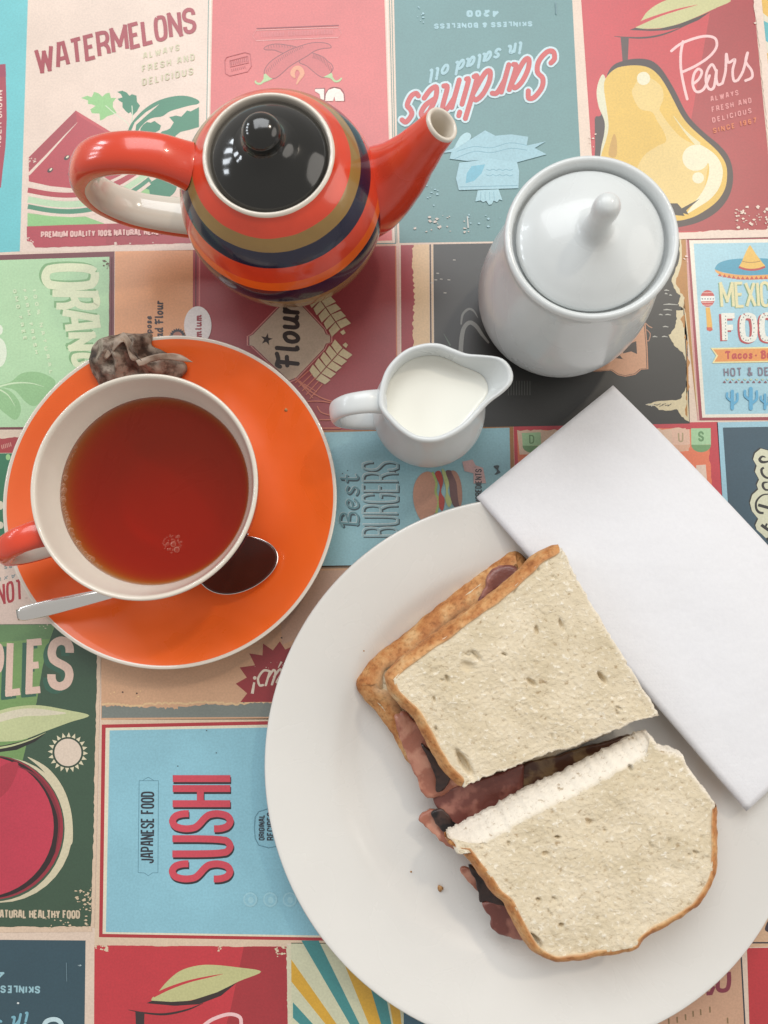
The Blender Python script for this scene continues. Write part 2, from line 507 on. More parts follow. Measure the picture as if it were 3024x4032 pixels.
def text(sh, s, p0, p1, ph, sw, col, gap=.16, script=False, off=(0, 0), grow=0):
    """letters in the parallelogram baseline p0-p1, cap height p0-ph; sw pen width in photo px"""
    F = LC if script else GL
    p0, p1, ph = Vector(p0)+Vector(off), Vector(p1)+Vector(off), Vector(ph)+Vector(off)
    bx, by = p1-p0, ph-p0
    H = by.length
    pen = sw/H
    gl = [F.get(c) or GL.get(c) or GL[' '] for c in s]
    adv = [(g[0]+(pen if g[1] else 0)) for g in gl]
    tot = sum(adv)+gap*(len(s)-1)
    k = bx.length/(tot*H)
    ux = bx.normalized()*H*k
    x = 0
    for g, a in zip(gl, adv):
        for st in g[1]:
            pts = [tuple(p0+ux*(x+pen/2+(q[0]-(.5 if g[0] == 0 else 0))*g[0])+by*(pen/2+q[1]*(1-pen))) for q in st]
            w = sw*(1 if k > .5 else .82)+grow
            if script: sh.stroke(pts, w, col, smooth=5, cap=True)
            else: sh.stroke(pts, w, col, cap=(grow > 0), rounded=True)
        x += a+gap
def lines(sh, pts, w, col): sh.stroke(pts, w, col)
def quad(sh, a, b, c, d, col): sh.poly([a, b, c, d], col)

K1 = crop(0, 0, .60277); K2 = crop(700, 0, .60277); K3 = crop(1500, 0, .48222); K4 = crop(2200, 0, .49669)
K5 = crop(0, 900, .5425); K6 = crop(800, 900, .60277); K7 = crop(1600, 900, .66305); K8 = crop(2500, 850, .38416)
K9 = crop(0, 1600, .60277); K10 = crop(900, 1600, .60277); K11 = crop(1800, 1600, .73779); K12 = crop(0, 2300, .72333)
K13 = crop(0, 3100, .7836); K16 = crop(2500, 3300, .33102); K17 = crop(900, 1900, .5425); K18 = crop(1000, 3000, .72333)
K20 = crop(1250, 1280, .51236); K21 = crop(2700, 1600, .27136); K22 = crop(0, 1650, .45208); KC = crop(980, 80, .25316)
CRM = (222, 201, 186)

# ---- turquoise can panel (far left)
p = Panel('turquoise panel with the edge of a red can')
quad(p.bg, (-120, -60), (112, -60), (78, 990), (-120, 1000), (100, 188, 194))
p.pic.poly(K1([(-120, 430), (36, 418), (38, 500), (42, 640), (44, 780), (36, 960), (18, 1110), (6, 1225), (-120, 1260)]), (160, 48, 66))
p.pic.poly(K1([(-120, 430), (36, 418), (40, 500), (-120, 515)]), (150, 40, 72))
text(p.txt, 'GROWN', K1((14, 770)), K1((16, 590)), K1((-26, 770)), 4, (226, 205, 190))
text(p.txt, 'NDER', K1((6, 960)), K1((14, 800)), K1((-34, 960)), 4, (226, 205, 190))
# ---- watermelon panel
p = Panel('cream panel with a watermelon slice and red title')
quad(p.bg, (112, -60), (832, -60), (812, 985), (78, 992), CRM)
DR, GRN, LGR = (150, 44, 58), (44, 122, 90), (138, 190, 122)
a = p.pic
a.stroke([(822, -60), (806, 985)], 3, (70, 130, 125))
a.stroke([(830, -60), (812, 985)], 3, (235, 225, 215))
a.poly(K1([(530, 640), (570, 625), (600, 635), (615, 600), (645, 610), (668, 632), (690, 612), (715, 605), (725, 640), (760, 640), (738, 668), (738, 700), (762, 738), (738, 748), (700, 760), (675, 780), (655, 787), (650, 742), (600, 740), (590, 715), (625, 692), (600, 682), (575, 680), (575, 656)]), LGR)
a.poly(K1([(765, 600), (800, 592), (828, 605), (846, 626), (862, 615), (892, 625), (895, 665), (915, 690), (895, 727), (865, 757), (855, 732), (840, 742), (820, 725), (800, 700), (800, 670), (780, 660), (768, 646), (800, 636), (790, 616)]), GRN)
a.stroke(K1([(690, 690), (760, 750), (830, 800), (852, 850)]), 3, (205, 215, 190), smooth=4)
a.stroke(K1([(862, 690), (865, 760), (852, 850)]), 4, (190, 205, 180), smooth=4)
a.blob(K1([(832, 892), (845, 830), (890, 765), (960, 700), (1040, 655), (1130, 630), (1210, 626), (1272, 642), (1302, 662), (1292, 680), (1240, 690), (1180, 706), (1110, 728), (1060, 760), (1000, 770), (960, 790), (915, 835), (890, 885), (868, 896)]), GRN)
a.poly(K1([(850, 870), (880, 800), (950, 735), (1040, 680), (1020, 700), (960, 752), (890, 815), (885, 850), (862, 875)]), CRM)
a.poly(K1([(912, 885), (918, 840), (935, 815), (960, 797), (985, 802), (1010, 790), (1030, 806), (1052, 820), (1043, 850), (1010, 868), (990, 905), (960, 905)]), GRN)
a.poly(K1([(1105, 765), (1150, 755), (1185, 762), (1222, 722), (1245, 728), (1300, 700), (1300, 830), (1240, 848), (1180, 862), (1150, 885), (1130, 915), (1092, 895), (1060, 918), (1020, 922), (1030, 885), (1060, 858), (1090, 850), (1112, 838), (1135, 800)]), GRN)
a.poly(K1([(1095, 965), (1160, 950), (1230, 928), (1240, 992), (1160, 1000)]), GRN)
a.blob(K1([(800, 1300), (900, 1240), (1000, 1180), (1090, 1130), (1150, 1130), (1150, 1240), (1080, 1300), (950, 1330), (820, 1330)]), GRN)
a.poly(K1([(860, 1290), (900, 1255), (905, 1235), (940, 1228), (975, 1240), (980, 1280), (960, 1300), (900, 1305)]), LGR)
a.poly(K1([(188, 1028), (495, 722), (800, 908), (960, 1110), (800, 1180), (640, 1228), (470, 1230), (330, 1216), (188, 1185)]), (176, 52, 64))
a.poly(K1([(188, 1028), (495, 722), (503, 800), (300, 1005), (188, 1118)]), (160, 52, 62))
a.poly(K1([(495, 722), (800, 908), (860, 985), (840, 985), (700, 870), (520, 760)]), (190, 72, 78))
a.stroke(K1([(186, 1140), (300, 1022), (420, 890), (505, 800)]), [11, 9, 5, 1], CRM)
for sx, sy in ((437, 1030), (328, 1112), (462, 1132)):
    a.ell(K1((sx, sy)), 13, 8, (60, 40, 36), rot=-.6); a.ell(K1((sx+4, sy-5)), 7, 3.5, (225, 215, 185), rot=-.7)
arc = lambda y: K1([(182, y), (330, y+26), (480, y+32), (640, y+8), (780, y-48), (900, y-120), (980, y-180)])
a.stroke(arc(1208), 11, CRM, smooth=5); a.stroke(arc(1242), 20, (170, 46, 58), smooth=5); a.stroke(arc(1270), 11, CRM, smooth=5)
a.stroke(arc(1304), 26, (178, 205, 168), smooth=5); a.stroke(arc(1330), 7, CRM, smooth=5); a.stroke(arc(1350), 20, (60, 130, 98), smooth=5); a.stroke(arc(1376), 13, CRM, smooth=5)
a.poly(K1([(180, 1392), (330, 1412), (480, 1420), (560, 1415), (680, 1460), (680, 1478), (180, 1478)]), LGR)
p.wear.poly(K1([(175, 1480), (420, 1470), (700, 1462), (1235, 1450), (1250, 1588)])+list(reversed(ragged(K1((230, 1618)), K1((1250, 1588)), 2.5, 40, 3)))+K1([(205, 1580), (176, 1575)]), (172, 52, 66))
p.wear.poly(K1([(700, 1462), (1235, 1450), (1250, 1588), (690, 1600)]), (160, 46, 58))
p.specks((*K1((180, 1030)), *K1((235, 1100))), 12, 5, CRM, 4); p.specks((*K1((176, 1540)), *K1((225, 1610))), 9, 7, CRM, 5); p.specks((*K1((720, 1585)), *K1((1080, 1605))), 8, 7, CRM, 6)
text(p.txt, 'WATERMELONS', K1((243, 488)), K1((1285, 212)), K1((225, 318)), 15.5, (156, 38, 52), gap=.10)
for s_, q in (('ALWAYS', ((935, 388), (1172, 330), (935, 347))), ('FRESH AND', ((930, 474), (1272, 394), (928, 430))), ('DELICIOUS', ((930, 562), (1262, 488), (930, 516)))):
    text(p.txt, s_, *[K1(v) for v in q], 4.5, (198, 194, 160), gap=.35)
text(p.txt, 'PREMIUM QUALITY 100% NATURAL HEALTHY FOOD', K1((270, 1556)), K1((1232, 1532)), K1((270, 1514)), 6, (222, 180, 172), gap=.15)

# ---- chilli panel
p = Panel('red panel with two crossed chillies')
CH = (206, 100, 99)
quad(p.bg, (838, -60), (1512, -60), (1544, 947), (818, 962), CH)
a = p.pic
a.stroke([(1521, -60), (1552, 962)], 5, (226, 212, 200)); a.stroke([(1532, -60), (1557, 956)], 3, (70, 120, 115)); a.stroke([(1541, -60), (1563, 956)], 3, (70, 120, 115))
a.stroke([(818, 972), (1560, 958)], 4, (70, 120, 115))
OC, FC = (128, 58, 62), (198, 93, 93)
def chil(pts, hatch=None):
    pts = KC(pts)
    a.blob(pts, FC, 5); a.stroke(pts, 3, OC, closed=True, smooth=5)
chil([(1305, 770), (1290, 690), (1230, 640), (1150, 570), (1000, 510), (940, 530), (780, 645), (900, 710), (1030, 820), (1130, 885), (1200, 880)])
chil([(235, 440), (280, 400), (380, 372), (500, 372), (620, 392), (740, 420), (640, 480), (530, 510), (400, 465), (270, 460)])
chil([(240, 830), (260, 740), (340, 640), (480, 545), (640, 460), (800, 400), (960, 355), (1120, 345), (1240, 370), (1280, 410), (1260, 430), (1150, 440), (1020, 480), (900, 560), (760, 640), (620, 730), (500, 840), (400, 905), (310, 890)])
for k in range(22):
    u = k/21
    q = (270+u*560, 770-u*360+55*math.sin(u*3)*-1); a.stroke(KC([q, (q[0]+14, q[1]+60-u*28)]), 1.6, OC)
for k in range(14):
    u = k/13; q = (1010+u*280, 525+u*u*220); a.stroke(KC([q, (q[0]-14, q[1]+70)]), 1.6, OC)
for k in range(10):
    u = k/9; q = (300+u*380, 395-20*math.sin(u*3)); a.stroke(KC([q, (q[0]+8, q[1]+45)]), 1.4, OC)
GP = (168, 196, 140)
a.poly(KC([(232, 845), (260, 830), (330, 895), (372, 912), (300, 945), (215, 975), (190, 960), (228, 925)]), GP); a.stroke(KC([(240, 925), (200, 975), (150, 990), (105, 965), (112, 940)]), [9, 8, 8, 7, 5], GP, smooth=4)
a.poly(KC([(1160, 885), (1230, 850), (1285, 815), (1300, 850), (1300, 890), (1340, 930), (1300, 935), (1260, 900)]), GP); a.stroke(KC([(1290, 890), (1330, 945), (1385, 950), (1430, 920), (1440, 895)]), [9, 8, 8, 7, 5], GP, smooth=4)
a.stroke(KC([(740, 1000), (780, 920), (830, 830), (790, 750), (720, 750), (680, 830), (720, 900)]), [5, 12, 18, 18, 16, 18, 5], (222, 152, 116), smooth=5)
a.stroke(KC([(120, 130), (1400, 80)]), 4, (140, 50, 60)); a.stroke(KC([(110, 158), (1390, 112)]), 2.5, (226, 168, 162)); a.stroke(KC([(110, 320), (1390, 270)]), 2.5, (226, 168, 162))
a.stroke(KC([(110, 158), (60, 250), (110, 320)]), 2, (214, 130, 128)); a.stroke(KC([(1390, 112), (1440, 200), (1390, 270)]), 2, (214, 130, 128))
for k in range(46):      # the banner's lettering is worn away to faint ticks
    if k in (15, 16): continue
    u = k/45; x = 200+u*1100; y = 190-u*45
    a.stroke(KC([(x, y), (x-1, y+75)]), 2.2, (214, 124, 126))
st = [(867, 240), (880, 220), (1000, 208), (1005, 280), (880, 300), (868, 285)]
a.stroke([(893, 226), (965, 207), (985, 213), (990, 262), (975, 283), (905, 300), (888, 290), (885, 240)], 2.2, (170, 58, 66), closed=True)
a.stroke([(905, 240), (975, 222), (978, 248), (908, 264)], 2, (170, 58, 66), closed=True)
for k in range(9): a.stroke([(910+k*7.4, 242-k*1.9), (912+k*7.4, 258-k*1.9)], 2.4, (165, 54, 62))
for k in range(8): a.stroke([(912+k*7.4, 273-k*1.9), (914+k*7.4, 282-k*1.9)], 2.4, (172, 58, 64))
WT = (232, 222, 212)
a.poly(KC([(1030, 1075), (1170, 1070), (1170, 1240), (1120, 1240), (1100, 1150), (1030, 1110)]), WT)
a.poly(KC([(1190, 1260), (1195, 1160), (1240, 1085), (1330, 1055), (1420, 1080), (1470, 1150), (1480, 1260), (1345, 1260), (1330, 1185), (1310, 1260)]), WT)
a.stroke(KC([(1030, 1068), (1178, 1062), (1180, 1240)]), 2.5, OC); a.stroke(KC([(1188, 1200), (1205, 1125), (1260, 1062), (1340, 1045), (1430, 1068), (1482, 1150), (1488, 1260)]), 2.5, OC, smooth=4)

# ---- sardine panel
def sardine_panel(label):
    p = Panel(label); return p
NV, PB = (44, 74, 86), (150, 190, 200)
p = Panel('teal sardine panel printed upside down')
quad(p.bg, (1550, -60), (2250, -60), (2302, 945), (1573, 957), (88, 134, 136))
a = p.pic
text(p.txt, '420G', K3((960, 80)), K3((695, 84)), K3((962, 136)), 9, PB, gap=.22)
text(p.txt, 'SKINLESS & BONELESS', K3((1236, 172)), K3((432, 194)), K3((1238, 216)), 6, PB, gap=.16)
text(p.txt, 'in salad oil', K3((1160, 330)), K3((400, 566)), K3((1140, 455)), 11, PB, gap=.14, script=True)
for g, c_ in ((16, (190, 214, 220)), (0, (190, 66, 66))):
    text(p.txt, 'Sardines', K3((1440, 390)), K3((215, 770)), K3((1330, 790)), 20, c_, gap=.12, script=True, grow=g)
a.poly(K3([(480, 1255), (590, 1215), (640, 1130), (690, 1088), (722, 1092), (738, 1120), (725, 1145), (850, 1068), (935, 1112), (1060, 1100), (1202, 1120), (1190, 1192), (1345, 1158), (1255, 1212), (1352, 1264), (1115, 1328), (900, 1305), (700, 1318), (560, 1300), (575, 1245)]), (140, 182, 194))
a.blob(K3([(640, 1130), (690, 1088), (726, 1094), (735, 1125), (700, 1160), (650, 1190), (605, 1215)]), (160, 198, 206))
a.stroke(K3([(620, 1240), (760, 1200), (900, 1210), (1050, 1170), (1190, 1190)]), 2.5, (100, 150, 168), smooth=5); a.stroke(K3([(600, 1300), (760, 1240), (900, 1250), (1060, 1215), (1190, 1230)]), 2.5, (100, 150, 168), smooth=5)
a.poly(K3([(640, 1332), (900, 1300), (1110, 1325), (1128, 1400), (1122, 1540), (636, 1556), (612, 1460)]), (146, 188, 200))
a.poly(K3([(690, 1500), (700, 1420), (740, 1360), (850, 1345), (820, 1420), (760, 1480)]), (96, 168, 190))
for yy in (1385, 1430):
    a.stroke(K3([(860+k*27, yy+(10 if k % 2 else 0)) for k in range(9)]), 2.2, (90, 145, 165), smooth=4)
a.stroke(K3([(640, 1530), (1115, 1518)]), 2.5, (100, 150, 168))
a.poly(K3([(790, 1557), (960, 1548), (992, 1640), (965, 1632), (948, 1655), (918, 1642), (905, 1672), (880, 1676), (858, 1642), (835, 1655), (812, 1640), (770, 1648)]), (150, 192, 202))
for k in range(4): a.stroke(K3([(815+k*35, 1570), (812+k*38, 1640)]), 1.5, (90, 145, 165))
p.specks((*K3((280, 20)), *K3((420, 190))), 8, 7, PB, 11); p.specks((*K3((270, 1760)), *K3((720, 1900))), 22, 9, (200, 190, 180), 12); p.specks((*K3((350, 1480)), *K3((470, 1680))), 10, 6, PB, 13); p.specks((*K3((700, 1740)), *K3((1000, 1860))), 8, 7, PB, 14)
p.wear.stroke([K3((1425, 20)), K3((1430, 120))], 4, (90, 130, 140)); p.wear.stroke([K3((705, 1770)), K3((712, 1865))], 5, (190, 195, 190))

# ---- pear panels (one whole at the top right, the same again at the foot)
PR, PRD, LEAF, BRN = (190, 48, 58), (160, 40, 48), (188, 186, 132), (46, 28, 28)
def pear_leaf(a, K, dx=0):
    a.blob(K([(612, 220), (655, 160), (700, 95), (780, 35), (880, -8), (1000, -30), (1180, -25), (1365, 2), (1250, 62), (1200, 85), (1080, 140), (950, 190), (800, 224)]), LEAF, 5)
    a.stroke(K([(600, 205), (690, 165), (800, 122), (950, 75), (1100, 38)]), [14, 13, 9, 7, 1], PR, smooth=4)
    a.poly(K([(560, 238), (605, 220), (700, 232), (800, 228), (950, 192), (1080, 142), (1210, 88), (1110, 158), (980, 215), (860, 240), (740, 246)]), BRN)
    a.stroke(K([(440, 288), (540, 297), (660, 300), (780, 285), (900, 248), (1000, 205)]), [2, 5, 7, 7, 5, 1], BRN, smooth=4)
    a.poly(K([(490, 290), (556, 296), (548, 480), (506, 484)]), (66, 44, 42))
p = Panel('red panel with a big yellow pear')
quad(p.bg, (2284, -60), (2962, -60), (3052, 905), (2352, 925), PR)
p.bg.poly(K4([(1230, -80), (1534, -80), (1720, 1822), (900, 1835), (1050, 950)]), PRD)
a = p.pic
pear_leaf(a, K4)
a.blob(K4([(372, 655), (392, 572), (440, 512), (520, 480), (620, 465), (720, 476), (792, 522), (855, 605), (925, 725), (1000, 875), (1062, 962), (1162, 1058), (1272, 1150), (1345, 1240), (1380, 1355), (1375, 1480), (1330, 1592), (1240, 1690), (1110, 1762), (960, 1800), (820, 1815), (560, 1780), (380, 1640), (300, 1440), (285, 1240), (300, 1060), (290, 930), (340, 900)]), BRN, 5)
YL, YP, YW = (214, 176, 72), (218, 190, 118), (222, 216, 186)
a.blob(K4([(350, 590), (315, 650), (300, 740), (318, 850), (362, 960), (360, 1060), (335, 1180), (330, 1300), (380, 1300), (420, 900), (380, 660)]), (208, 206, 178), 5)
a.blob(K4([(358, 690), (380, 610), (450, 545), (540, 522), (640, 520), (720, 540), (785, 590), (840, 665), (900, 775), (970, 910), (1040, 1000), (1150, 1100), (1250, 1190), (1315, 1280), (1335, 1370), (1320, 1490), (1260, 1590), (1160, 1670), (1040, 1730), (900, 1750), (620, 1720), (420, 1580), (330, 1400), (335, 1240), (375, 1110), (395, 1000), (380, 860)]), YL, 5)
a.blob(K4([(580, 740), (600, 680), (640, 620), (700, 610), (770, 645), (820, 700), (830, 780), (800, 860), (815, 900), (870, 980), (960, 1080), (1060, 1140), (1180, 1210), (1170, 1400), (1130, 1540), (1000, 1660), (860, 1690), (700, 1600), (620, 1460), (620, 1340), (680, 1230), (780, 1160), (850, 1120), (830, 1040), (780, 960), (740, 890), (640, 860)]), YP, 5)
a.blob(K4([(1090, 1140), (1180, 1180), (1260, 1250), (1300, 1350), (1280, 1470), (1210, 1570), (1110, 1640), (1020, 1690), (1080, 1600), (1150, 1500), (1190, 1380), (1180, 1280), (1100, 1220)]), YW, 5)
a.stroke(K4([(910, 920), (1000, 1040), (1110, 1150)]), [2, 8, 22], (214, 204, 160), smooth=5)
a.ell(K4((672, 622)), 26, 26, YW); a.ell(K4((1085, 1252)), 52, 51, YW); a.ell(K4((1105, 1410)), 23, 22, YW)
a.blob(K4([(395, 1230), (415, 1120), (440, 1060), (460, 1120), (455, 1240)]), (190, 146, 60), 4)
a.poly(K4([(870, 1612), (940, 1612), (975, 1652), (1118, 1575), (1010, 1668), (1030, 1702), (985, 1690), (998, 1712), (920, 1706), (870, 1725)]), (34, 30, 26))
a.poly(K4([(285, 930), (325, 1060), (335, 1180), (322, 1245), (290, 1245)]), BRN)
INK = (232, 190, 190)
for st in ([(985, 330), (968, 420), (968, 540), (990, 670), (1018, 786)], [(893, 405), (960, 352), (1060, 310), (1165, 287), (1240, 306), (1250, 372), (1195, 448), (1090, 520), (972, 575)],
           [(1062, 668), (1110, 628), (1134, 572), (1105, 548), (1072, 590), (1062, 670), (1092, 728), (1150, 705), (1195, 600)],
           [(1245, 560), (1215, 512), (1178, 560), (1166, 640), (1190, 705), (1230, 690), (1250, 560), (1248, 620), (1262, 672), (1298, 660)],
           [(1298, 660), (1322, 560), (1328, 430), (1345, 496), (1396, 474), (1378, 560), (1388, 640), (1420, 636)],
           [(1420, 636), (1462, 560), (1497, 420), (1482, 490), (1528, 560), (1530, 615), (1480, 640)]):
    p.txt.stroke(K4(st), 10.5, INK, smooth=6, cap=True)
for s_, q, c_ in (('ALWAYS', ((1205, 808), (1425, 755), (1200, 765)), (216, 138, 138)), ('FRESH AND', ((1215, 893), (1528, 818), (1210, 848)), (216, 138, 138)), ('DELICIOUS', ((1218, 977), (1528, 898), (1213, 935)), (216, 138, 138)), ('SINCE 1967', ((1225, 1060), (1566, 974), (1220, 1018)), (206, 104, 56))):
    text(p.txt, s_, *[K4(v) for v in q], 4.2, c_, gap=.4)
p.wear.poly(ragged(K4((1540, -60)), K4((1735, 1830)), 5, 70, 21)+K4([(1790, 1830), (1600, -60)]), CRM)
p.wear.poly(ragged(K4((240, 1862)), K4((1740, 1818)), 3.5, 60, 22)+K4([(1740, 1880), (240, 1915)]), CRM)
p.specks((*K4((1400, 1640)), *K4((1680, 1830))), 45, 9, CRM, 23); p.specks((*K4((235, 1050)), *K4((290, 1190))), 9, 7, CRM, 24); p.specks((*K4((1540, 0)), *K4((1580, 200))), 6, 7, CRM, 25)
# ---- sunburst strip beyond it
p = Panel('striped sunburst panel at the edge')
quad(p.bg, (2985, -60), (3200, -60), (3280, 900), (3075, 905), (214, 206, 184))
for i, (y0, y1) in enumerate(((-60, 45), (80, 155), (205, 250), (290, 350), (400, 450), (520, 575))):
    x = 2987+y0*.09
    p.pic.poly([(x+10, y0), (x+300, y0+150), (x+300, y1+220), (x+14, y1)], (216, 172, 70) if i % 2 == 0 else (74, 168, 176))

# ---- orange panel
p = Panel('pale green orange-fruit panel with maroon frame')
quad(p.bg, (-120, 1008), (451, 990), (447, 1690), (-120, 1692), (110, 46, 52))
quad(p.bg, (-120, 1028), (431, 1011), (428, 1679), (-120, 1683), (172, 208, 164))
a = p.pic
a.blob(K5([(-20, 1145), (80, 1110), (150, 1055), (240, 1038), (330, 1058), (402, 1110), (362, 1190), (262, 1285), (190, 1262), (100, 1170)]), (142, 186, 132)); a.blob(K5([(-30, 1165), (60, 1172), (130, 1240), (152, 1320), (116, 1388), (50, 1352), (-20, 1280)]), (142, 186, 132))
a.stroke(K5([(-20, 1150), (100, 1122), (220, 1122), (320, 1148)]), [7, 6, 4, 1], (198, 220, 182), smooth=5); a.stroke(K5([(0, 1170), (60, 1210), (110, 1290)]), [6, 4, 1], (198, 220, 182), smooth=4)
a.ell(K5((-5, 735)), 14, 20, (222, 230, 210)); a.ell(K5((-10, 900)), 32, 58, (218, 228, 206))
SH, LT = (124, 168, 116), (216, 222, 186)
for o_, c_ in (((-9, -7), SH), ((0, 0), LT)):
    for ch, q, w in (('O', ((300, 262), (300, 440), (720, 262)), 33), ('R', ((352, 458), (388, 575), (712, 466)), 27), ('A', ((428, 590), (452, 740), (714, 600)), 27), ('N', ((470, 760), (500, 885), (690, 755)), 25), ('G', ((505, 905), (530, 1010), (690, 905)), 23)):
        text(p.txt, ch, *[K5(v) for v in q], w, c_, off=o_)
for s_, q in (('100% NATURAL', ((232, 440), (362, 1060), (258, 434))), ('FARM FRESH', ((162, 442), (256, 915), (188, 436))), ('GMO FREE', ((92, 444), (172, 812), (118, 438)))):
    text(p.txt, s_, *[K5(v) for v in q], 4, (206, 222, 186), gap=.5)
p.specks((*K5((750, 220)), *K5((795, 300))), 12, 6, (92, 60, 40), 31)
p.wear.poly(ragged((431, 1011), (428, 1679), 1.2, 40, 32)+[(436, 1679), (440, 1011)], (110, 46, 52))

# ---- flour panel
p = Panel('peach and maroon flour panel with wheat ears')
quad(p.bg, (453, 990), (762, 984), (757, 1700), (449, 1700), (222, 158, 112))
quad(p.bg, (760, 984), (1556, 968), (1562, 1692), (757, 1700), (154, 56, 62))
a = p.pic
a.stroke([(772, 984), (768, 1700)], 5, (104, 34, 42)); a.stroke([(786, 984), (782, 1700)], 6, (190, 110, 104))
a.stroke([(1558, 968), (1565, 1692)], 5, (196, 116, 84)); a.stroke([(1567, 968), (1573, 1692)], 9, (214, 178, 168)); a.stroke([(790, 980), (1556, 964)], 5, (200, 150, 132))
text(p.txt, 'Bread Flour', K5((1186, 905)), K5((1186, 525)), K5((1122, 905)), 6.5, (50, 34, 38), script=True)
text(p.txt, 'All-Purpose', K5((1102, 975)), K5((1102, 635)), K5((1056, 975)), 5, (50, 34, 38), script=True)
a.ell(K5((1436, 705)), 54, 76, (226, 218, 214))
text(p.txt, 'Premium', K5((1466, 905)), K5((1466, 628)), K5((1412, 905)), 6, (150, 40, 54), script=True)
a.poly([K5((1290+math.cos(k*math.pi/20)*(62 if k % 2 else 50), 785+math.sin(k*math.pi/20)*(62 if k % 2 else 50))) for k in range(40)], (44, 36, 44)); a.ell(K5((1290, 785)), 19, 19, (170, 110, 90))
dia = K6([(285, 705), (312, 690), (555, 440), (600, 440), (800, 655), (815, 690), (845, 700), (845, 745), (815, 755), (800, 790), (610, 990), (560, 1010), (330, 790), (310, 770), (285, 765)])
def shrink(pts, k):
    cx_ = sum(q[0] for q in pts)/len(pts); cy_ = sum(q[1] for q in pts)/len(pts)
    return [(cx_+(x-cx_)*k, cy_+(y-cy_)*k) for x, y in pts]
a.poly(dia, (200, 130, 124)); a.poly(shrink(dia, .965), (120, 42, 50)); a.poly(shrink(dia, .94), (190, 168, 146))
a.poly([K6((415+math.cos(-math.pi/2+k*math.pi/5+.2)*(42 if k % 2 == 0 else 16), 725+math.sin(-math.pi/2+k*math.pi/5+.2)*(42 if k % 2 == 0 else 16))) for k in range(10)], (46, 34, 32))
text(p.txt, 'Flour', K6((632, 925)), K6((632, 500)), K6((468, 912)), 17, (44, 32, 30), script=True, gap=.1)
def ear(p0, p1, n, w, flip=1):
    A, B = Vector(K6(p0)), Vector(K6(p1)); d = (B-A)/n; nn = Vector((-d.y, d.x)).normalized()
    for i in range(n):
        for sgn in (-1, 1):
            b = A+d*i+nn*sgn*2.0
            q = [b, b+nn*sgn*w*.9+d*.28, b+nn*sgn*w+d*1.1, b+d*.92]
            a.poly([tuple(v) for v in q], (206, 190, 152))
    e = B+d*.2; a.poly([tuple(e-nn*9), tuple(e+nn*9), tuple(e+nn*7+d*.45), tuple(e-nn*7+d*.45)], (206, 190, 152))
ear((735, 425), (900, 660), 5, 44); ear((735, 985), (915, 780), 5, 44)
PK = (204, 116, 92)
for k in range(5): a.stroke(K6([(600+k*24, 1010+k*26), (690+k*22, 930+k*22)]), 4, PK)
for k in range(3): a.stroke(K6([(600+k*30, 975+k*20), (720+k*12, 1110-k*20)]), 3.5, PK)
for q in ([(610, 985), (680, 1050), (780, 1110), (900, 1145)], [(680, 1130), (780, 1130), (880, 1150)], [(745, 1160), (770, 1200), (830, 1220)], [(760, 1250), (840, 1250)], [(760, 1305), (900, 1305)]):
    a.stroke(K6(q), 4.5, PK, smooth=5)

# ---- black panel with torn sides
p = Panel('black label panel with torn edges')
quad(p.bg, (1578, 965), (1650, 964), (1655, 1690), (1582, 1692), (156, 36, 50))
quad(p.bg, (1706, 962), (2696, 944), (2716, 1668), (1712, 1685), (38, 38, 36))
a = p.pic
p.wear.poly(ragged((1626, 963), (1630, 1690), 9, 90, 41)+[(1694, 1690), (1690, 962)], (222, 190, 148))
a.stroke([(1694, 962), (1699, 1690)], 6, (60, 40, 32)); a.stroke([(1702, 962), (1706, 1690)], 3.5, (216, 186, 140))
a.stroke(K7([(322, 740), (330, 640), (345, 585), (378, 558), (415, 580), (450, 630), (490, 680)]), [18, 17, 16, 16, 15, 12, 7], (140, 140, 134), smooth=6)
a.stroke(K7([(325, 570), (335, 510), (370, 478), (400, 490), (425, 530)]), [6, 9, 9, 7, 2], (128, 128, 122), smooth=5)
for k in range(9): a.stroke(K7([(606+k*16, 905), (606+k*16, 990)]), 3.5, (84, 86, 82))
a.stroke(K7([(222, 625), (262, 695)]), [2, 6], (84, 100, 84))
bd = K7([(1040, 848), (1120, 700), (1300, 600), (1395, 585), (1420, 560), (1432, 700), (1437, 835), (1395, 838), (1360, 868), (1300, 880), (1255, 870), (1215, 842), (1150, 848)])
a.poly(bd, (196, 140, 106)); a.poly(shrink(bd, .95), (60, 42, 34)); a.poly(shrink(bd, .925), (206, 154, 120))
a.poly(K7([(1310, 660), (1335, 680), (1365, 668), (1370, 745), (1335, 730), (1285, 742), (1300, 690)]), (50, 38, 34)); a.poly(K7([(1240, 770), (1268, 752), (1285, 775), (1300, 775)]), (50, 38, 34))
a.stroke(K7([(1418, 560), (1440, 580), (1460, 590)]), 3.5, (190, 140, 110)); a.stroke(K7([(1425, 600), (1448, 625), (1440, 665), (1425, 665)]), 3.5, (180, 130, 104), smooth=4)
rg = [(452, 235), (458, 340), (446, 480), (415, 560), (378, 640), (388, 710), (430, 780), (470, 830), (448, 900), (452, 925), (492, 958), (430, 975), (425, 1050), (418, 1120), (380, 1190), (345, 1222), (372, 1270), (400, 1330), (460, 1370), (498, 1420), (530, 1490), (520, 1640), (532, 1740), (490, 1820), (470, 1870), (420, 1888), (300, 1890), (200, 1905), (112, 1935), (200, 1945), (250, 1985), (345, 2000), (430, 1978), (470, 2040), (510, 2090), (560, 2115), (655, 2095), (640, 1900), (600, 1500), (560, 1000), (525, 500), (512, 230)]
r_ = random.Random(5)
def jig(pts, amp):
    out = []
    for (x0, y0), (x1, y1) in zip(pts, pts[1:]+pts[:1]):
        for u in (0, .33, .66): out.append((x0+(x1-x0)*u+r_.uniform(-amp, amp), y0+(y1-y0)*u+r_.uniform(-amp, amp)))
    return out
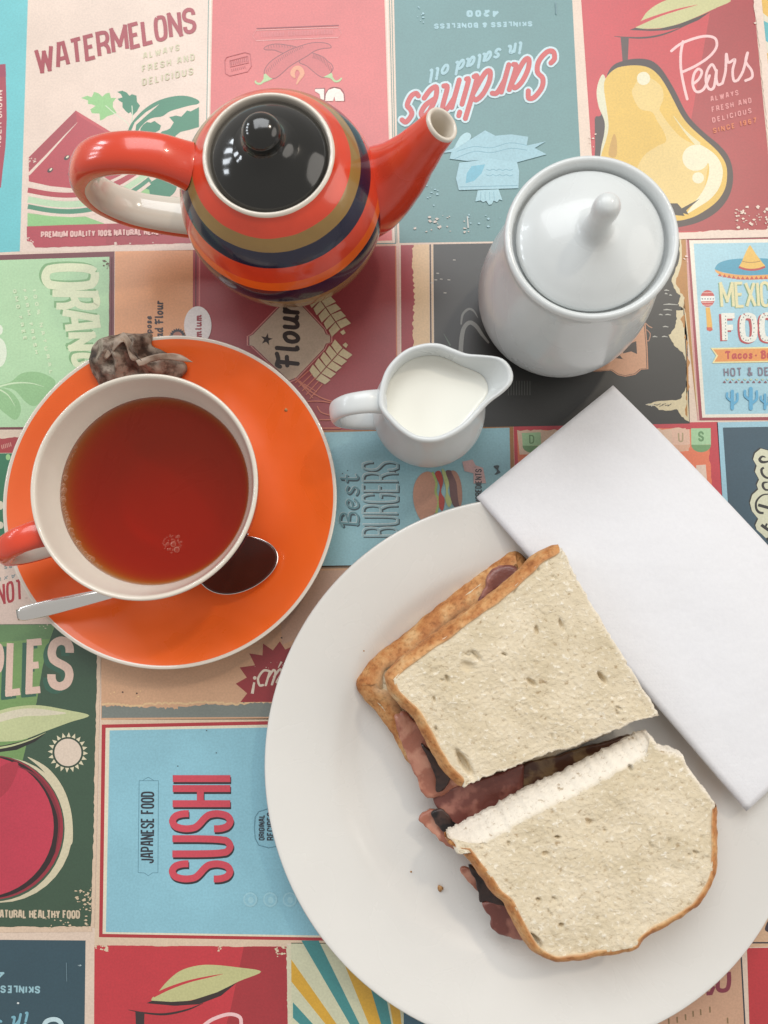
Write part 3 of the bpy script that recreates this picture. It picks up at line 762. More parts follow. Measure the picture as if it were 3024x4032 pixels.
p.wear.poly(K8(jig(rg[:36], 7)+rg[36:]), (206, 192, 156))
br_ = [(478, 235), (486, 350), (474, 500), (432, 620), (412, 690), (470, 790), (512, 840), (490, 930), (520, 980), (470, 1060), (500, 1130), (530, 1180), (500, 1250), (545, 1300), (530, 1400), (560, 1500), (545, 1650), (556, 1760), (520, 1850), (530, 1930), (510, 2010), (545, 2085), (640, 2070), (620, 1800), (580, 1300), (545, 800), (520, 240)]
p.wear.poly(K8(jig(br_[:22], 8)+br_[22:]), (172, 118, 52))
for x, y, w in ((365, 910, 150), (335, 965, 90), (265, 1015, 40), (340, 1015, 60), (315, 1138, 60), (205, 1240, 50), (305, 1240, 60), (325, 765, 50), (320, 800, 30), (365, 815, 30)):
    p.wear.stroke(K8([(x-w/2, y), (x-w*.1, y-5), (x+w/2, y+2)]), [2, 5, 2], (176, 176, 168))
for k in range(9): p.wear.stroke(K8([(110+k*28, 1935+(k % 3)*9), (150+k*28, 1925+(k % 2)*14)]), 2.5, (40, 40, 38) if k > 2 else (190, 186, 170))
for x, y in ((1532, 292), (1495, 355), (1520, 335), (1555, 330), (1605, 335), (1580, 420), (1640, 205)): p.wear.stroke([K6((x-9, y)), K6((x+9, y+1))], 3, (190, 186, 176))

# ---- mexican panel
p = Panel('pale blue Mexican food panel with a sombrero')
quad(p.bg, *K8([(515, 222), (1700, 205), (1700, 2095), (662, 2098)]), (150, 58, 68))
p.bg.stroke(K8([(522, 222), (650, 2098)]), 8, (204, 152, 148))
quad(p.bg, *K8([(556, 250), (1700, 232), (1700, 2058), (690, 2068)]), (226, 220, 206))
quad(p.bg, *K8([(602, 285), (1700, 268), (1700, 2022), (722, 2035)]), (158, 200, 214))
a = p.pic
KM = crop(2700, 900, .19530)
a.blob(KM([(590, 830), (650, 710), (800, 645), (1000, 612), (1300, 600), (1700, 610), (2000, 700), (2050, 800), (1900, 900), (1659, 930), (1300, 945), (1000, 925), (750, 880)]), (64, 150, 178))
a.poly(KM([(590, 825), (650, 850), (760, 890), (1000, 928), (1300, 946), (1659, 930), (1900, 900), (1900, 1000), (1659, 1020), (1300, 1035), (1000, 1012), (780, 970), (650, 910), (600, 870)]), (222, 160, 84))
for k in range(13):
    x = 690+k*92; y = 965+min(60, k*14)-max(0, (k-6)*3); a.poly(KM([(x-46, y+(3 if k else -10)), (x, y-62), (x+46, y+8)]), (186, 76, 58))
a.blob(KM([(1075, 775), (1120, 690), (1200, 500), (1285, 345), (1330, 380), (1420, 520), (1540, 680), (1600, 770), (1480, 820), (1320, 835), (1180, 815)]), (222, 180, 86))
a.stroke(KM([(1070, 775), (1180, 815), (1330, 832), (1480, 815), (1600, 770)]), 8, (176, 60, 62), smooth=4); a.stroke(KM([(1135, 655), (1240, 680), (1380, 680), (1500, 655)]), 3, (160, 120, 60), smooth=4)
a.ell(KM((440, 1410)), 28, 33, (190, 76, 72)); a.poly(KM([(296, 1360), (582, 1360), (590, 1460), (300, 1468)]), (228, 228, 222))
for y_ in (1295, 1490, 1545): a.stroke(KM([(330, y_), (550, y_-3)]), 2.2, (224, 190, 182))
for k in range(5): a.ell(KM((335+k*55, 1418)), 3, 3, (120, 140, 150), 8)
a.poly(KM([(400, 1590), (485, 1590), (530, 1900), (540, 2040), (430, 2040)]), (222, 172, 80)); a.poly(KM([(420, 1990), (520, 1990), (548, 2045), (490, 2075), (425, 2050)]), (200, 90, 66))
text(p.txt, 'MEXICAN', K8((885, 946)), K8((1640, 930)), K8((868, 680)), 13, (120, 160, 130), gap=.1, off=(-3, 2)); text(p.txt, 'MEXICAN', K8((885, 946)), K8((1640, 930)), K8((868, 680)), 11, (220, 212, 166), gap=.1)
text(p.txt, 'FOOD', K8((895, 1310)), K8((1660, 1295)), K8((880, 1000)), 26, (176, 60, 66), gap=.1, off=(-5, 3)); text(p.txt, 'FOOD', K8((900, 1304)), K8((1660, 1290)), K8((888, 998)), 22, (226, 226, 216), gap=.1)
for k in range(8): a.ell(K8((928, 1030+k*33)), 2.4, 2.4, (110, 130, 130), 8)
for cx_ in (1148, 1345):
    for k in range(18): a.ell(K8((cx_+math.cos(k*.349)*73, 1150+math.sin(k*.349)*128)), 2.4, 2.4, (110, 130, 130), 8)
a.poly(K8([(775, 1355), (1700, 1338), (1700, 1495), (790, 1512), (830, 1435)]), (226, 216, 160)); a.poly(K8([(800, 1370), (1700, 1352), (1700, 1480), (812, 1497), (850, 1435)]), (222, 146, 76))
text(p.txt, 'Tacos', K8((928, 1472)), K8((1205, 1468)), K8((925, 1385)), 7, (186, 68, 66), script=True); a.ell(K8((1238, 1432)), 4, 4, (186, 68, 66), 10); text(p.txt, 'Bu', K8((1290, 1468)), K8((1395, 1465)), K8((1288, 1380)), 7, (186, 68, 66), script=True)
text(p.txt, 'HOT & DELICIOUS', K8((910, 1648)), K8((1760, 1632)), K8((905, 1560)), 5, (122, 112, 128), gap=.2)
for k in range(16):
    x = 915+k*60; a.poly(K8([(x-18, 1712), (x, 1690), (x+18, 1712)]), (130, 70, 84)); a.poly(K8([(x+12, 1672), (x+48, 1672), (x+30, 1692)]), (186, 200, 170))
CB = (88, 166, 204)
for cx_, sc in ((995, 1.0), (1185, 1.15), (1330, .8)):
    a.stroke(K8([(cx_, 1975), (cx_, 1975-175*sc)]), 13*sc, CB, cap=True); a.stroke(K8([(cx_-52*sc, 1975-155*sc), (cx_-50*sc, 1975-110*sc), (cx_, 1975-70*sc)]), 9*sc, CB, smooth=4, cap=True); a.stroke(K8([(cx_+52*sc, 1975-150*sc), (cx_+50*sc, 1975-80*sc), (cx_, 1975-40*sc)]), 9*sc, CB, smooth=4, cap=True)
p.specks((*K8((500, 400)), *K8((540, 500))), 5, 6, (226, 200, 190), 51)

# ---- burger panel
p = Panel('pale blue burger panel with vertical title')
quad(p.bg, (1180, 1694), (2021, 1672), (2034, 2222), (1180, 2236), (160, 110, 60))
quad(p.bg, (1180, 1705), (2006, 1684), (2018, 2216), (1180, 2229), (146, 190, 200))
a = p.pic
for o_, c_, w in (((5, 4), (58, 74, 80), 10), ((-2, -2), (206, 216, 216), 9), ((0, 0), (150, 182, 188), 8)):
    text(p.txt, 'BURGERS', K10((1112, 850)), K10((1112, 362)), K10((872, 850)), w, c_, gap=.14, off=o_)
for o_, c_, w in (((4, 4), (62, 84, 92), 11), ((-2, -2), (190, 206, 208), 9), ((0, 0), (104, 146, 154), 7.5)):
    text(p.txt, 'Best', K10((852, 785)), K10((852, 445)), K10((722, 785)), w, c_, gap=.12, off=o_, script=True)
a.blob(K10([(1205, 570), (1222, 490), (1268, 436), (1322, 432), (1350, 500), (1364, 600), (1352, 690), (1300, 740), (1256, 742), (1216, 660)]), (200, 148, 124))
a.stroke(K10([(1332, 430), (1358, 500), (1352, 560), (1372, 620), (1356, 700)]), 9, (170, 190, 112), smooth=5)
a.blob(K10([(1348, 440), (1382, 424), (1402, 490), (1388, 560), (1412, 610), (1400, 680), (1376, 660), (1372, 590), (1380, 520)]), (186, 70, 62), 4)
a.blob(K10([(1392, 420), (1415, 425), (1440, 500), (1432, 560), (1458, 620), (1440, 660), (1415, 610), (1420, 540)]), (186, 196, 130), 4)
a.blob(K10([(1418, 425), (1462, 424), (1500, 470), (1522, 560), (1518, 640), (1478, 660), (1450, 600), (1440, 500)]), (112, 78, 80), 4)
a.blob(K10([(1455, 425), (1490, 432), (1518, 500), (1526, 600), (1512, 660), (1498, 600), (1488, 500)]), (176, 128, 110), 4)
a.poly(K20([(1112, 1050), (1192, 1034), (1215, 1078), (1272, 1098), (1296, 1215), (1200, 1218), (1198, 1140), (1130, 1122)]), (206, 168, 166))
text(p.txt, 'INGREDIENTS', K20((1262, 1380)), K20((1262, 1108)), K20((1212, 1380)), 4, (60, 60, 66)); text(p.txt, "'", K20((1232, 1096)), K20((1232, 1090)), K20((1205, 1096)), 3, (60, 60, 66))
a.blob(K20([(1352, 1085), (1395, 1080), (1390, 1110), (1405, 1135), (1360, 1150), (1380, 1120)]), (56, 70, 76), 4)
for x, y in ((1112, 503), (1090, 430), (778, 420), (745, 440)): a.ell(K10((x, y)), 2.4, 2, (46, 40, 40), 8)
# ---- citrus panel
p = Panel('coral citrus panel with green letter tags')
quad(p.bg, (2022, 1674), (2826, 1661), (2862, 2240), (2036, 2250), (190, 56, 68))
p.wear.poly(ragged((2036, 1700), (2800, 1688), 6, 60, 61)+ragged((2790, 1690), (2822, 2230), 5, 40, 62)+[(2050, 2240)], (222, 118, 82))
p.wear.poly(ragged((2036, 1696), (2700, 1685), 6, 50, 63)+[(2712, 1775), (2046, 1790)], (216, 184, 160))
a = p.pic
def tagsh(K, x0, y0, x1, y1, c1, c2):
    a.poly(K([(x0, y0), (x1, y0-4), (x1+4, y1), (x0+5, y1+3)]), c1)
    cx_, rx = (x0+x1)/2+4, (x1-x0)/2
    a.poly(K([(cx_-rx, y1+2)]+[(cx_-math.cos(k*math.pi/14)*rx, y1+2+math.sin(k*math.pi/14)*rx*.75) for k in range(15)]), c2)
tagsh(K11, 345, 142, 445, 208, (160, 196, 150), (112, 150, 104)); tagsh(K11, 1145, 126, 1240, 204, (218, 180, 158), (214, 168, 140)); tagsh(K21, 76, 320, 362, 556, (160, 198, 154), (110, 152, 102))
text(p.txt, 'D', K11((385, 200)), K11((412, 200)), K11((384, 152)), 5, (104, 140, 96)); text(p.txt, 'U', K11((1180, 192)), K11((1208, 191)), K11((1178, 138)), 6, (170, 150, 116)); text(p.txt, 'S', K21((186, 512)), K21((262, 510)), K21((182, 362)), 8, (98, 142, 96))
a.poly(K21([(150, 855), (290, 845), (310, 1100), (160, 1100)]), (220, 196, 178))
# ---- hot dog panel
p = Panel('navy hot dog panel with pale blue frame')
quad(p.bg, *K21([(452, 232), (1800, 205), (1900, 2600), (620, 2640)]), (150, 192, 208))
quad(p.bg, *K21([(538, 308), (1800, 285), (1900, 2520), (690, 2560)]), (48, 78, 94))
a = p.pic
bl = K21([(1700, 620), (1194, 640), (1090, 612), (1005, 680), (978, 770), (1030, 862), (1005, 950), (1065, 1062), (1030, 1140), (1052, 1205), (965, 1285), (932, 1400), (962, 1520), (1052, 1632), (1010, 1725), (1030, 1790), (1110, 1860), (1200, 1950), (1700, 2000)])
a.poly([(x-5, y-4) for x, y in bl], (24, 30, 32)); a.poly(bl, (206, 206, 180))
for q, w in (([(1160, 740), (1110, 728), (1072, 770), (1110, 808), (1194, 800), (1260, 760)], [4, 8, 11, 11, 7, 4]), ([(1135, 890), (1100, 915), (1110, 980), (1160, 1030), (1240, 1050)], [8, 10, 10, 9, 6]), ([(1194, 1100), (1130, 1110), (1120, 1160), (1160, 1210), (1240, 1210)], [4, 9, 10, 8, 5]), ([(1260, 1275), (1120, 1285), (1030, 1370), (1020, 1470), (1060, 1535), (1130, 1550)], [4, 6, 8, 9, 10, 9]), ([(1050, 1430), (1194, 1470), (1300, 1500)], 12), ([(1095, 1720), (1194, 1790), (1300, 1850)], 12), ([(1150, 1760), (1180, 1700)], 8), ([(1170, 1930), (1240, 1920)], 12)):
    p.txt.stroke(K21(q), w, (26, 26, 26), smooth=(0 if len(q) < 3 else 5))

# ---- left edge between the saucer and the frame
p = Panel('green and red fruit panel behind the saucer')
quad(p.bg, (-120, 1697), (420, 1690), (405, 2196), (-120, 2200), (214, 192, 172))
p.wear.poly(ragged((-120, 1727), (300, 1722), 4, 40, 71)+[(300, 1782), (-120, 1784)], (160, 44, 48))
quad(p.bg, (-120, 1786), (395, 1782), (390, 2190), (-120, 2196), (38, 110, 76))
for y, h_ in ((1990, 34), (2068, 28)): p.pic.ell((2, y), 12, h_/2, (214, 204, 180))
p.pic.ell((32, 1800), 9, 12, (150, 196, 130))
for k in range(6): p.wear.stroke([(6+k*7, 1752-k*2), (9+k*7, 1768-k*2)], 3, (206, 150, 136))
p = Panel('cream panel with upside-down small print')
quad(p.bg, (-120, 2200), (405, 2196), (398, 2455), (-120, 2460), (212, 188, 174))
text(p.txt, 'NOT', (-8, 2384), (92, 2362), (-12, 2300), 10, (166, 44, 52), gap=.18)
text(p.txt, '.', (98, 2361), (110, 2360), (97, 2340), 10, (120, 36, 60))
for s_, q in (('AXRS', ((62, 2258), (-40, 2282), (60, 2274))), ('RS', ((48, 2220), (18, 2226), (47, 2236)))):
    text(p.txt, s_, *q, 3.5, (120, 134, 136), gap=.5)

# ---- apple panel
p = Panel('dark green apple panel with a cream sun')
DG = (54, 80, 60)
quad(p.bg, (-120, 2459), (388, 2456), (362, 3652), (-120, 3658), DG)
p.bg.poly(K12([(-160, 222), (300, 220), (262, 330), (232, 450), (200, 640), (162, 800), (128, 940), (110, 1010), (-160, 1010)]), (112, 146, 86))
p.bg.poly(K12([(-160, 222), (295, 220), (270, 300), (200, 300), (-160, 330)]), (96, 130, 84))
a = p.pic
for o_, c_ in (((-17, 13), (50, 92, 74)), ((0, 0), (214, 184, 168))):
    for ch, q in (('P', ((-82, 622), (10, 620), (-75, 306))), ('L', ((36, 617), (120, 606), (46, 300))), ('E', ((146, 604), (230, 596), (154, 297))), ('S', ((264, 584), (392, 574), (268, 290)))):
        text(p.txt, ch, *[K12(v) for v in q], 33, c_, off=o_)
a.blob(K12([(-60, 720), (20, 682), (110, 664), (220, 660), (370, 686), (486, 715), (380, 752), (250, 800), (120, 848), (0, 858), (-60, 860)]), (186, 192, 144), 5)
a.blob(K12([(-60, 730), (60, 690), (170, 676), (300, 690), (360, 704), (240, 716), (130, 720), (20, 745), (-60, 770)]), (208, 200, 176), 5)
a.poly(K12([(-60, 885), (20, 878), (120, 855), (255, 806), (190, 858), (90, 902), (-60, 922)]), (28, 26, 22)); a.stroke(K12([(-60, 900), (60, 880), (170, 845), (250, 808)]), [9, 7, 5, 1], (186, 192, 144), smooth=4)
a.ell(K12((370, 916)), 62, 63, (44, 66, 50)); a.ell(K12((370, 916)), 53, 54, (216, 198, 180))
for k in range(20):
    w = k*math.pi/10+.05; c_, s_ = math.cos(w), math.sin(w)
    a.poly(K12([(370+c_*84-s_*11, 916+s_*84+c_*11), (370+c_*84+s_*11, 916+s_*84-c_*11), (370+c_*110, 916+s_*110)]), (216, 206, 176))
a.ell(K12((-2, 1337)), 288, 287, (206, 196, 166)); a.ell(K12((-40, 1330)), 284, 288, DG, 48); a.ell(K12((-48, 1325)), 284, 284, (146, 36, 52), 48); a.ell(K12((-62, 1322)), 280, 282, (34, 14, 16), 48); a.ell(K12((-95, 1318)), 281, 278, (188, 50, 72), 48)
a.stroke(K12([(80, 985), (180, 1030), (255, 1110), (310, 1230), (322, 1330), (300, 1470)]), [2, 8, 12, 10, 7, 2], (120, 30, 44), smooth=5)
a.blob(K12([(-60, 1060), (20, 985), (100, 975), (60, 1100), (-20, 1180), (-60, 1200)]), (170, 44, 62), 5)
a.blob(K12([(150, 940), (260, 1000), (345, 1110), (390, 1250), (396, 1400), (372, 1400), (355, 1250), (310, 1120), (230, 1010)]), (206, 196, 166), 5)
text(p.txt, 'NATURAL HEALTHY FOOD', K13((-24, 657)), K13((402, 660)), K13((-24, 614)), 6.5, (204, 186, 160), gap=.14)
p.wear.poly(ragged((384, 2570), (360, 3652), 3.5, 90, 81)+[(372, 3652), (398, 2570)], (214, 188, 164)); p.wear.poly(ragged((-120, 3652), (360, 3646), 3, 50, 82)+[(362, 3668), (-120, 3672)], (214, 188, 164))
p.specks((*K13((380, 500)), *K13((462, 620))), 34, 8, (206, 186, 156), 83); p.specks((*K13((230, 640)), *K13((450, 710))), 26, 8, (206, 186, 156), 84); p.specks((150, 2452, 190, 2475), 4, 8, (206, 196, 170), 85)

# ---- salsa panel
p = Panel('tan panel with a torn foot and red starburst')
quad(p.bg, (402, 2238), (1420, 2226), (1420, 2832), (398, 2834), (204, 160, 126))
p.bg.stroke([(1180, 2237), (1420, 2233)], 7, (128, 104, 82))
p.bg.poly([(1100, 2250), (1420, 2244), (1420, 2400), (1110, 2540)], (196, 158, 136))
quad(p.bg, (401, 2778), (1420, 2752), (1420, 2820), (400, 2827), (118, 124, 118))
p.wear.poly([(398, 2600), (1420, 2580)]+list(reversed(ragged((399, 2776), (700, 2790), 9, 44, 91)+ragged((701, 2780), (1080, 2764), 6, 44, 92)+[(1420, 2756)])), (204, 160, 126))
p.wear.stroke(ragged((401, 2775), (1080, 2763), 7, 80, 93), 7, (216, 182, 138))
a = p.pic
a.poly(K17([(52, 1460), (132, 1415), (80, 1342), (192, 1326), (150, 1240), (246, 1254), (250, 1168), (322, 1218), (372, 1152), (412, 1212), (462, 1188), (560, 1240), (640, 1300), (660, 1450), (640, 1580), (330, 1592), (85, 1594), (135, 1530)]), (146, 34, 42))
S_ = (220, 204, 186)
a.ell(K17((190, 1418)), 7, 7, S_); p.txt.stroke(K17([(186, 1450), (172, 1532)]), [8, 12], S_)
for q in ([(300, 1370), (255, 1365), (215, 1420), (225, 1470), (250, 1470)], [(300, 1370), (270, 1470)], [(290, 1410), (325, 1362), (340, 1385), (315, 1465)], [(330, 1410), (372, 1356), (385, 1385), (350, 1448), (385, 1440)], [(430, 1390), (395, 1390), (380, 1440), (410, 1450), (440, 1390)]): p.txt.stroke(K17(q), 9, S_, smooth=5, cap=True)
p.txt.stroke(K17([(385, 1300), (360, 1345)]), [8, 3], S_); p.specks((*K17((170, 1300)), *K17((420, 1350))), 10, 4, S_, 94); p.specks((*K12((600, 560)), *K12((800, 660))), 8, 5, (226, 190, 140), 95)
for x, y in ((668, 588), (745, 594), (1533, 292)): p.wear.ell(K12((x, y)), 4, 3, (60, 36, 30), 8)

# ---- sushi panel
p = Panel('pale blue sushi panel in a red frame')
quad(p.bg, (398, 2834), (1420, 2826), (1420, 3716), (372, 3712), (214, 190, 164))
quad(p.bg, (401, 2853), (1420, 2832), (1420, 3706), (390, 3690), (172, 42, 50))
quad(p.bg, (416, 2866), (1420, 2846), (1420, 3694), (404, 3677), (222, 214, 190))
quad(p.bg, (432, 2876), (1420, 2858), (1420, 3686), (417, 3670), (136, 188, 204))
a = p.pic
BX = (86, 132, 150)
a.stroke([(548, 3074), (624, 3074), (622, 3436), (600, 3437), (584, 3448), (568, 3437), (544, 3436)], 2.4, BX, closed=True); a.stroke([(560, 3074), (584, 3060), (608, 3074)], 2.2, BX)
text(p.txt, 'JAPANESE FOOD', (606, 3398), (608, 3118), (553, 3398), 7, (34, 40, 52), gap=.16)
text(p.txt, 'SUSHI', (922, 3470), (924, 3060), (662, 3470), 33, (30, 26, 34), gap=.2, off=(3, 6)); text(p.txt, 'SUSHI', (922, 3468), (924, 3058), (662, 3468), 33, (200, 66, 82), gap=.2)
text(p.txt, 'ORIGINAL', K13((1330, 266)), K13((1330, 138)), K13((1300, 266)), 4.5, (38, 46, 58)); text(p.txt, 'RECIPES', K13((1376, 266)), K13((1376, 126)), K13((1341, 266)), 4.5, (38, 46, 58))
a.stroke(K13([(1300, 290), (1282, 255), (1278, 200), (1282, 150), (1300, 122), (1345, 108), (1420, 120), (1440, 200), (1420, 290), (1350, 304)]), 2.4, BX, closed=True)
for x in (1258, 1358, 1456):
    a.ell(K13((x, 563)), 28, 29, (152, 198, 210)); a.ell(K13((x, 563)), 22, 23, (138, 188, 204)); a.ell(K13((x+3, 566)), 11, 13, (152, 198, 210), 14)
for x, y in ((1125, 797), (1178, 918), (968, 990)): p.wear.ell(K12((x, y)), 2.6, 2.2, (50, 44, 40), 8)

# ---- foot row: sardines, pears and sunburst again
p = Panel('navy sardine panel in the lower left corner')
quad(p.bg, (-160, 3699), (337, 3703), (332, 4140), (-160, 4140), NV)
text(p.txt, 'SKINLESS & BONELESS', K13((202, 998)), K13((-350, 990)), K13((201, 1036)), 6.5, PB, gap=.16); text(p.txt, '420G', K13((24, 918)), K13((-165, 918)), K13((22, 962)), 8, PB)
text(p.txt, 'in salad oil', K13((150, 1120)), K13((-430, 1300)), K13((132, 1205)), 10, (120, 174, 190), script=True)
p.txt.stroke(K13([(215, 1215), (235, 1175), (280, 1165), (310, 1190), (310, 1260)]), 18, (190, 214, 220), smooth=5)
p.wear.stroke(K13([(335, 880), (337, 975)]), 3, (100, 126, 138)); p.specks((*K13((385, 870)), *K13((410, 895))), 4, 6, (150, 170, 176), 96); p.wear.ell(K13((92, 1083)), 5, 4, (214, 220, 220), 8)
p = Panel('red pear panel at the foot')
quad(p.bg, (372, 3722), (1128, 3727), (1134, 4140), (370, 4140), PR)
p.bg.poly(K13([(1225, 800), (1440, 802), (1448, 1330), (1100, 1330), (1160, 1110)]), PRD)
KL = crop(K13((648, 1118))[0]-440*.47, K13((648, 1118))[1]-288*.47, .47)
a = p.pic
a.blob(K13([(762, 1072), (800, 1022), (850, 965), (910, 920), (990, 896), (1070, 892), (1190, 904), (1312, 926), (1200, 975), (1090, 1030), (960, 1070), (860, 1078)]), LEAF, 5)
a.stroke(K13([(770, 1048), (850, 1010), (950, 975), (1050, 952), (1120, 938)]), [14, 12, 9, 6, 1], PR, smooth=4)
a.poly(K13([(735, 1085), (765, 1072), (860, 1078), (960, 1072), (1090, 1030), (1192, 980), (1110, 1048), (1000, 1090), (880, 1098)]), BRN)
a.stroke(K13([(645, 1118), (730, 1134), (830, 1140), (940, 1118), (1020, 1085)]), [2, 6, 9, 7, 2], BRN, smooth=4); a.poly(K13([(680, 1124), (726, 1130), (722, 1330), (688, 1330)]), (52, 36, 38))
p.txt.stroke(K13([(1020, 1200), (1070, 1165), (1150, 1140), (1205, 1155), (1212, 1200)]), 14, INK, smooth=5)
p.wear.poly(ragged((1128, 3722), (1136, 4140), 4, 60, 97)+[(1150, 4140), (1146, 3722)], (206, 200, 172)); p.wear.poly(ragged((372, 3722), (1128, 3727), 2.5, 60, 98)+[(1130, 3714), (372, 3710)], (214, 188, 164))
p.specks((*K13((480, 790)), *K13((545, 825))), 16, 8, (214, 194, 166), 99); p.specks((*K13((1385, 800)), *K13((1440, 850))), 18, 8, (214, 200, 170), 100); p.specks((*K13((1085, 795)), *K13((1120, 820))), 6, 7, (214, 194, 166), 101)
p = Panel('teal and yellow sunburst panel at the foot')
quad(p.bg, (1146, 3712), (1720, 3716), (1780, 4470), (1150, 4470), (198, 198, 168))
TL, YE = (58, 132, 132), (206, 158, 44); ctr = (865, 2020)
for (u, v), c_ in ((((258, 972), (352, 972)), TL), (((203, 1075), (203, 1195)), YE), (((212, 1308), (212, 1392)), TL), (((440, 972), (560, 972)), YE), (((620, 1180), (700, 1180)), TL), (((735, 1300), (790, 1300)), YE), (((200, 1480), (200, 1560)), YE)):
    p.pic.poly(K18([u, v, ctr]), c_)
p.pic.poly(K18([(815, 1330), (1000, 1330), (1000, 1600), (815, 1600)]), (52, 92, 110))
# ---- lower right corner
p = Panel('peach panel with maroon letters below the plate')
quad(p.bg, (2400, 3560), (3200, 3540), (3220, 3724), (2400, 3740), (206, 170, 138)); quad(p.bg, (2300, 3700), (2917, 3724), (2936, 4140), (2300, 4140), (198, 156, 128))
p.pic.stroke([(2300, 3712), (3200, 3712)], 6, (30, 34, 48)); p.pic.stroke([(2916, 3724), (2939, 4140)], 6, (36, 44, 56))
p.txt.stroke(K16([(1115, 1590), (1120, 1700), (1100, 1790), (1040, 1815), (990, 1790), (985, 1700), (990, 1600)]), 17, (130, 40, 62), smooth=5); p.txt.stroke(K16([(850, 1850), (905, 1845), (940, 1760)]), 15, (130, 40, 62))
for x, y in ((890, 2040), (780, 2070), (690, 2090), (600, 2130), (500, 2160), (1100, 2170), (400, 2180)): p.txt.stroke(K16([(x, y-35), (x+4, y+35)]), 6, (130, 106, 70))
p.txt.blob([(3012, 3655), (3030, 3620), (3060, 3640), (3050, 3680), (3020, 3668)], (46, 36, 50), 4)
p = Panel('plain red panel in the lower right corner')
quad(p.bg, (2941, 3733), (3260, 3728), (3280, 4140), (2954, 4140), (184, 44, 52))

# the cloth itself, and the rest of its patchwork outside the photograph
vs = []; fs = []
def cloth_mesh():
    n = 24; xs = [-.62+1.24*i/n for i in range(n+1)]; ys = [-.56+1.26*i/n for i in range(n+1)]
    V_, F_ = [], []
    for z in (0.0, -0.0012):
        for y in ys:
            for x in xs: V_.append((x, y, z))
    N = (n+1)*(n+1)
    for j in range(n):
        for i in range(n):
            q = j*(n+1)+i
            F_.append((q, q+1, q+n+2, q+n+1)); F_.append((N+q, N+q+n+1, N+q+n+2, N+q+1))
    edge = [i for i in range(n+1)]+[(j+1)*(n+1)-1 for j in range(1, n+1)]+[n*(n+1)+i for i in range(n-1, -1, -1)]+[j*(n+1) for j in range(n-1, 0, -1)]
    for a_, b_ in zip(edge, edge[1:]+edge[:1]): F_.append((a_, N+a_, N+b_, b_))
    me = mesh('tablecloth', V_, F_)
    at = me.attributes.new('ink', 'FLOAT_COLOR', 'CORNER')
    at.data.foreach_set('color', [c for _ in me.loops for c in (*lin((218, 196, 178)), 1)])
    return me
cloth = tag(link('tablecloth', cloth_mesh(), M['vinyl'], smooth=False), 'wipe-clean tablecloth printed with a patchwork of retro food posters', 'tablecloth')
for p in PANELS: p.build(cloth)
pal = [(146, 190, 200), (190, 48, 58), (172, 208, 164), (44, 74, 86), (222, 158, 112), (54, 80, 60), (214, 190, 164)]
def plain(x0, y0, x1, y1, k):
    me = mesh('printed_panel', [(x0, y0, .00001), (x1, y0, .00001), (x1, y1, .00001), (x0, y1, .00001)], [(0, 1, 2, 3)])
    at = me.attributes.new('ink', 'FLOAT_COLOR', 'CORNER'); at.data.foreach_set('color', [c for _ in range(4) for c in (*lin(pal[k % 7]), 1)])
    link('printed_panel', me, M['vinyl'], cloth, smooth=False)
k = 0
for i in range(5):
    y0 = -.55+i*.24
    plain(-.61, y0, -.445, y0+.228, k); plain(-.435, y0, -.262, y0+.228, k+3); plain(.27, y0, .43, y0+.228, k+5); plain(.44, y0, .61, y0+.228, k+2); k += 1
for i in range(4):
    x0 = -.25+i*.13
    plain(x0, .395, x0+.12, .52, k); plain(x0, .53, x0+.12, .69, k+2); plain(x0, -.36, x0+.12, -.235, k+4); plain(x0, -.55, x0+.12, -.37, k+1); k += 1

# ================================================================== shared helpers for the crockery
def polar(c, az, r, z):
    a = RAD(az); return Vector((c[0]+r*math.cos(a), c[1]+r*math.sin(a), z))
def loop_handle(name, c, az, rz, ra, rb, mat_out, mat_in, parent, flat=0.85, n=9):
    """strap handle: centre line given as (r, z) in the upright plane at azimuth az"""
    path = cr([polar(c, az, r, z) for r, z in rz], n)
    mid = Vector((sum(p.x for p in path)/len(path), sum(p.y for p in path)/len(path), sum(p.z for p in path)/len(path)))
    d = polar((0, 0), az, 1, 0); side = d.cross(Vector((0, 0, 1))).normalized()
    vs, fs, mi = [], [], []
    S = 28; N = len(path)
    for i, p in enumerate(path):
        tg = (path[min(i+1, N-1)]-path[max(i-1, 0)]).normalized()
        up = side.cross(tg).normalized()
        if up.dot(p-mid) < 0: up = -up
        u = i/(N-1)
        k = 1+0.22*(abs(u-.5)*2)**4
        for s in range(S):
            w = 2*math.pi*s/S; cx_, sy_ = math.cos(w), math.sin(w)
            cx_ = math.copysign(abs(cx_)**flat, cx_); sy_ = math.copysign(abs(sy_)**flat, sy_)
            vs.append(p+side*ra*k*cx_+up*rb*k*sy_)
    for i in range(N-1):
        for s in range(S):
            s2 = (s+1) % S
            fs.append((i*S+s, i*S+s2, (i+1)*S+s2, (i+1)*S+s)); mi.append(0 if math.sin(2*math.pi*(s+.5)/S) > -0.22 else 1)
    me = mesh(name, vs, fs)
    me.materials.append(mat_out); me.materials.append(mat_in)
    me.polygons.foreach_set('material_index', mi)
    b = bmesh.new(); b.from_mesh(me); bmesh.ops.recalc_face_normals(b, faces=b.faces); b.to_mesh(me); b.free()
    return link(name, me, None, parent)
def inside_mat(me, c, mats, test):
    for m in mats: me.materials.append(m)
    for f in me.polygons:
        rad = Vector((f.center.x-c[0], f.center.y-c[1], 0)); r = rad.length
        f.material_index = test(f, rad.normalized() if r > 1e-6 else rad, r)

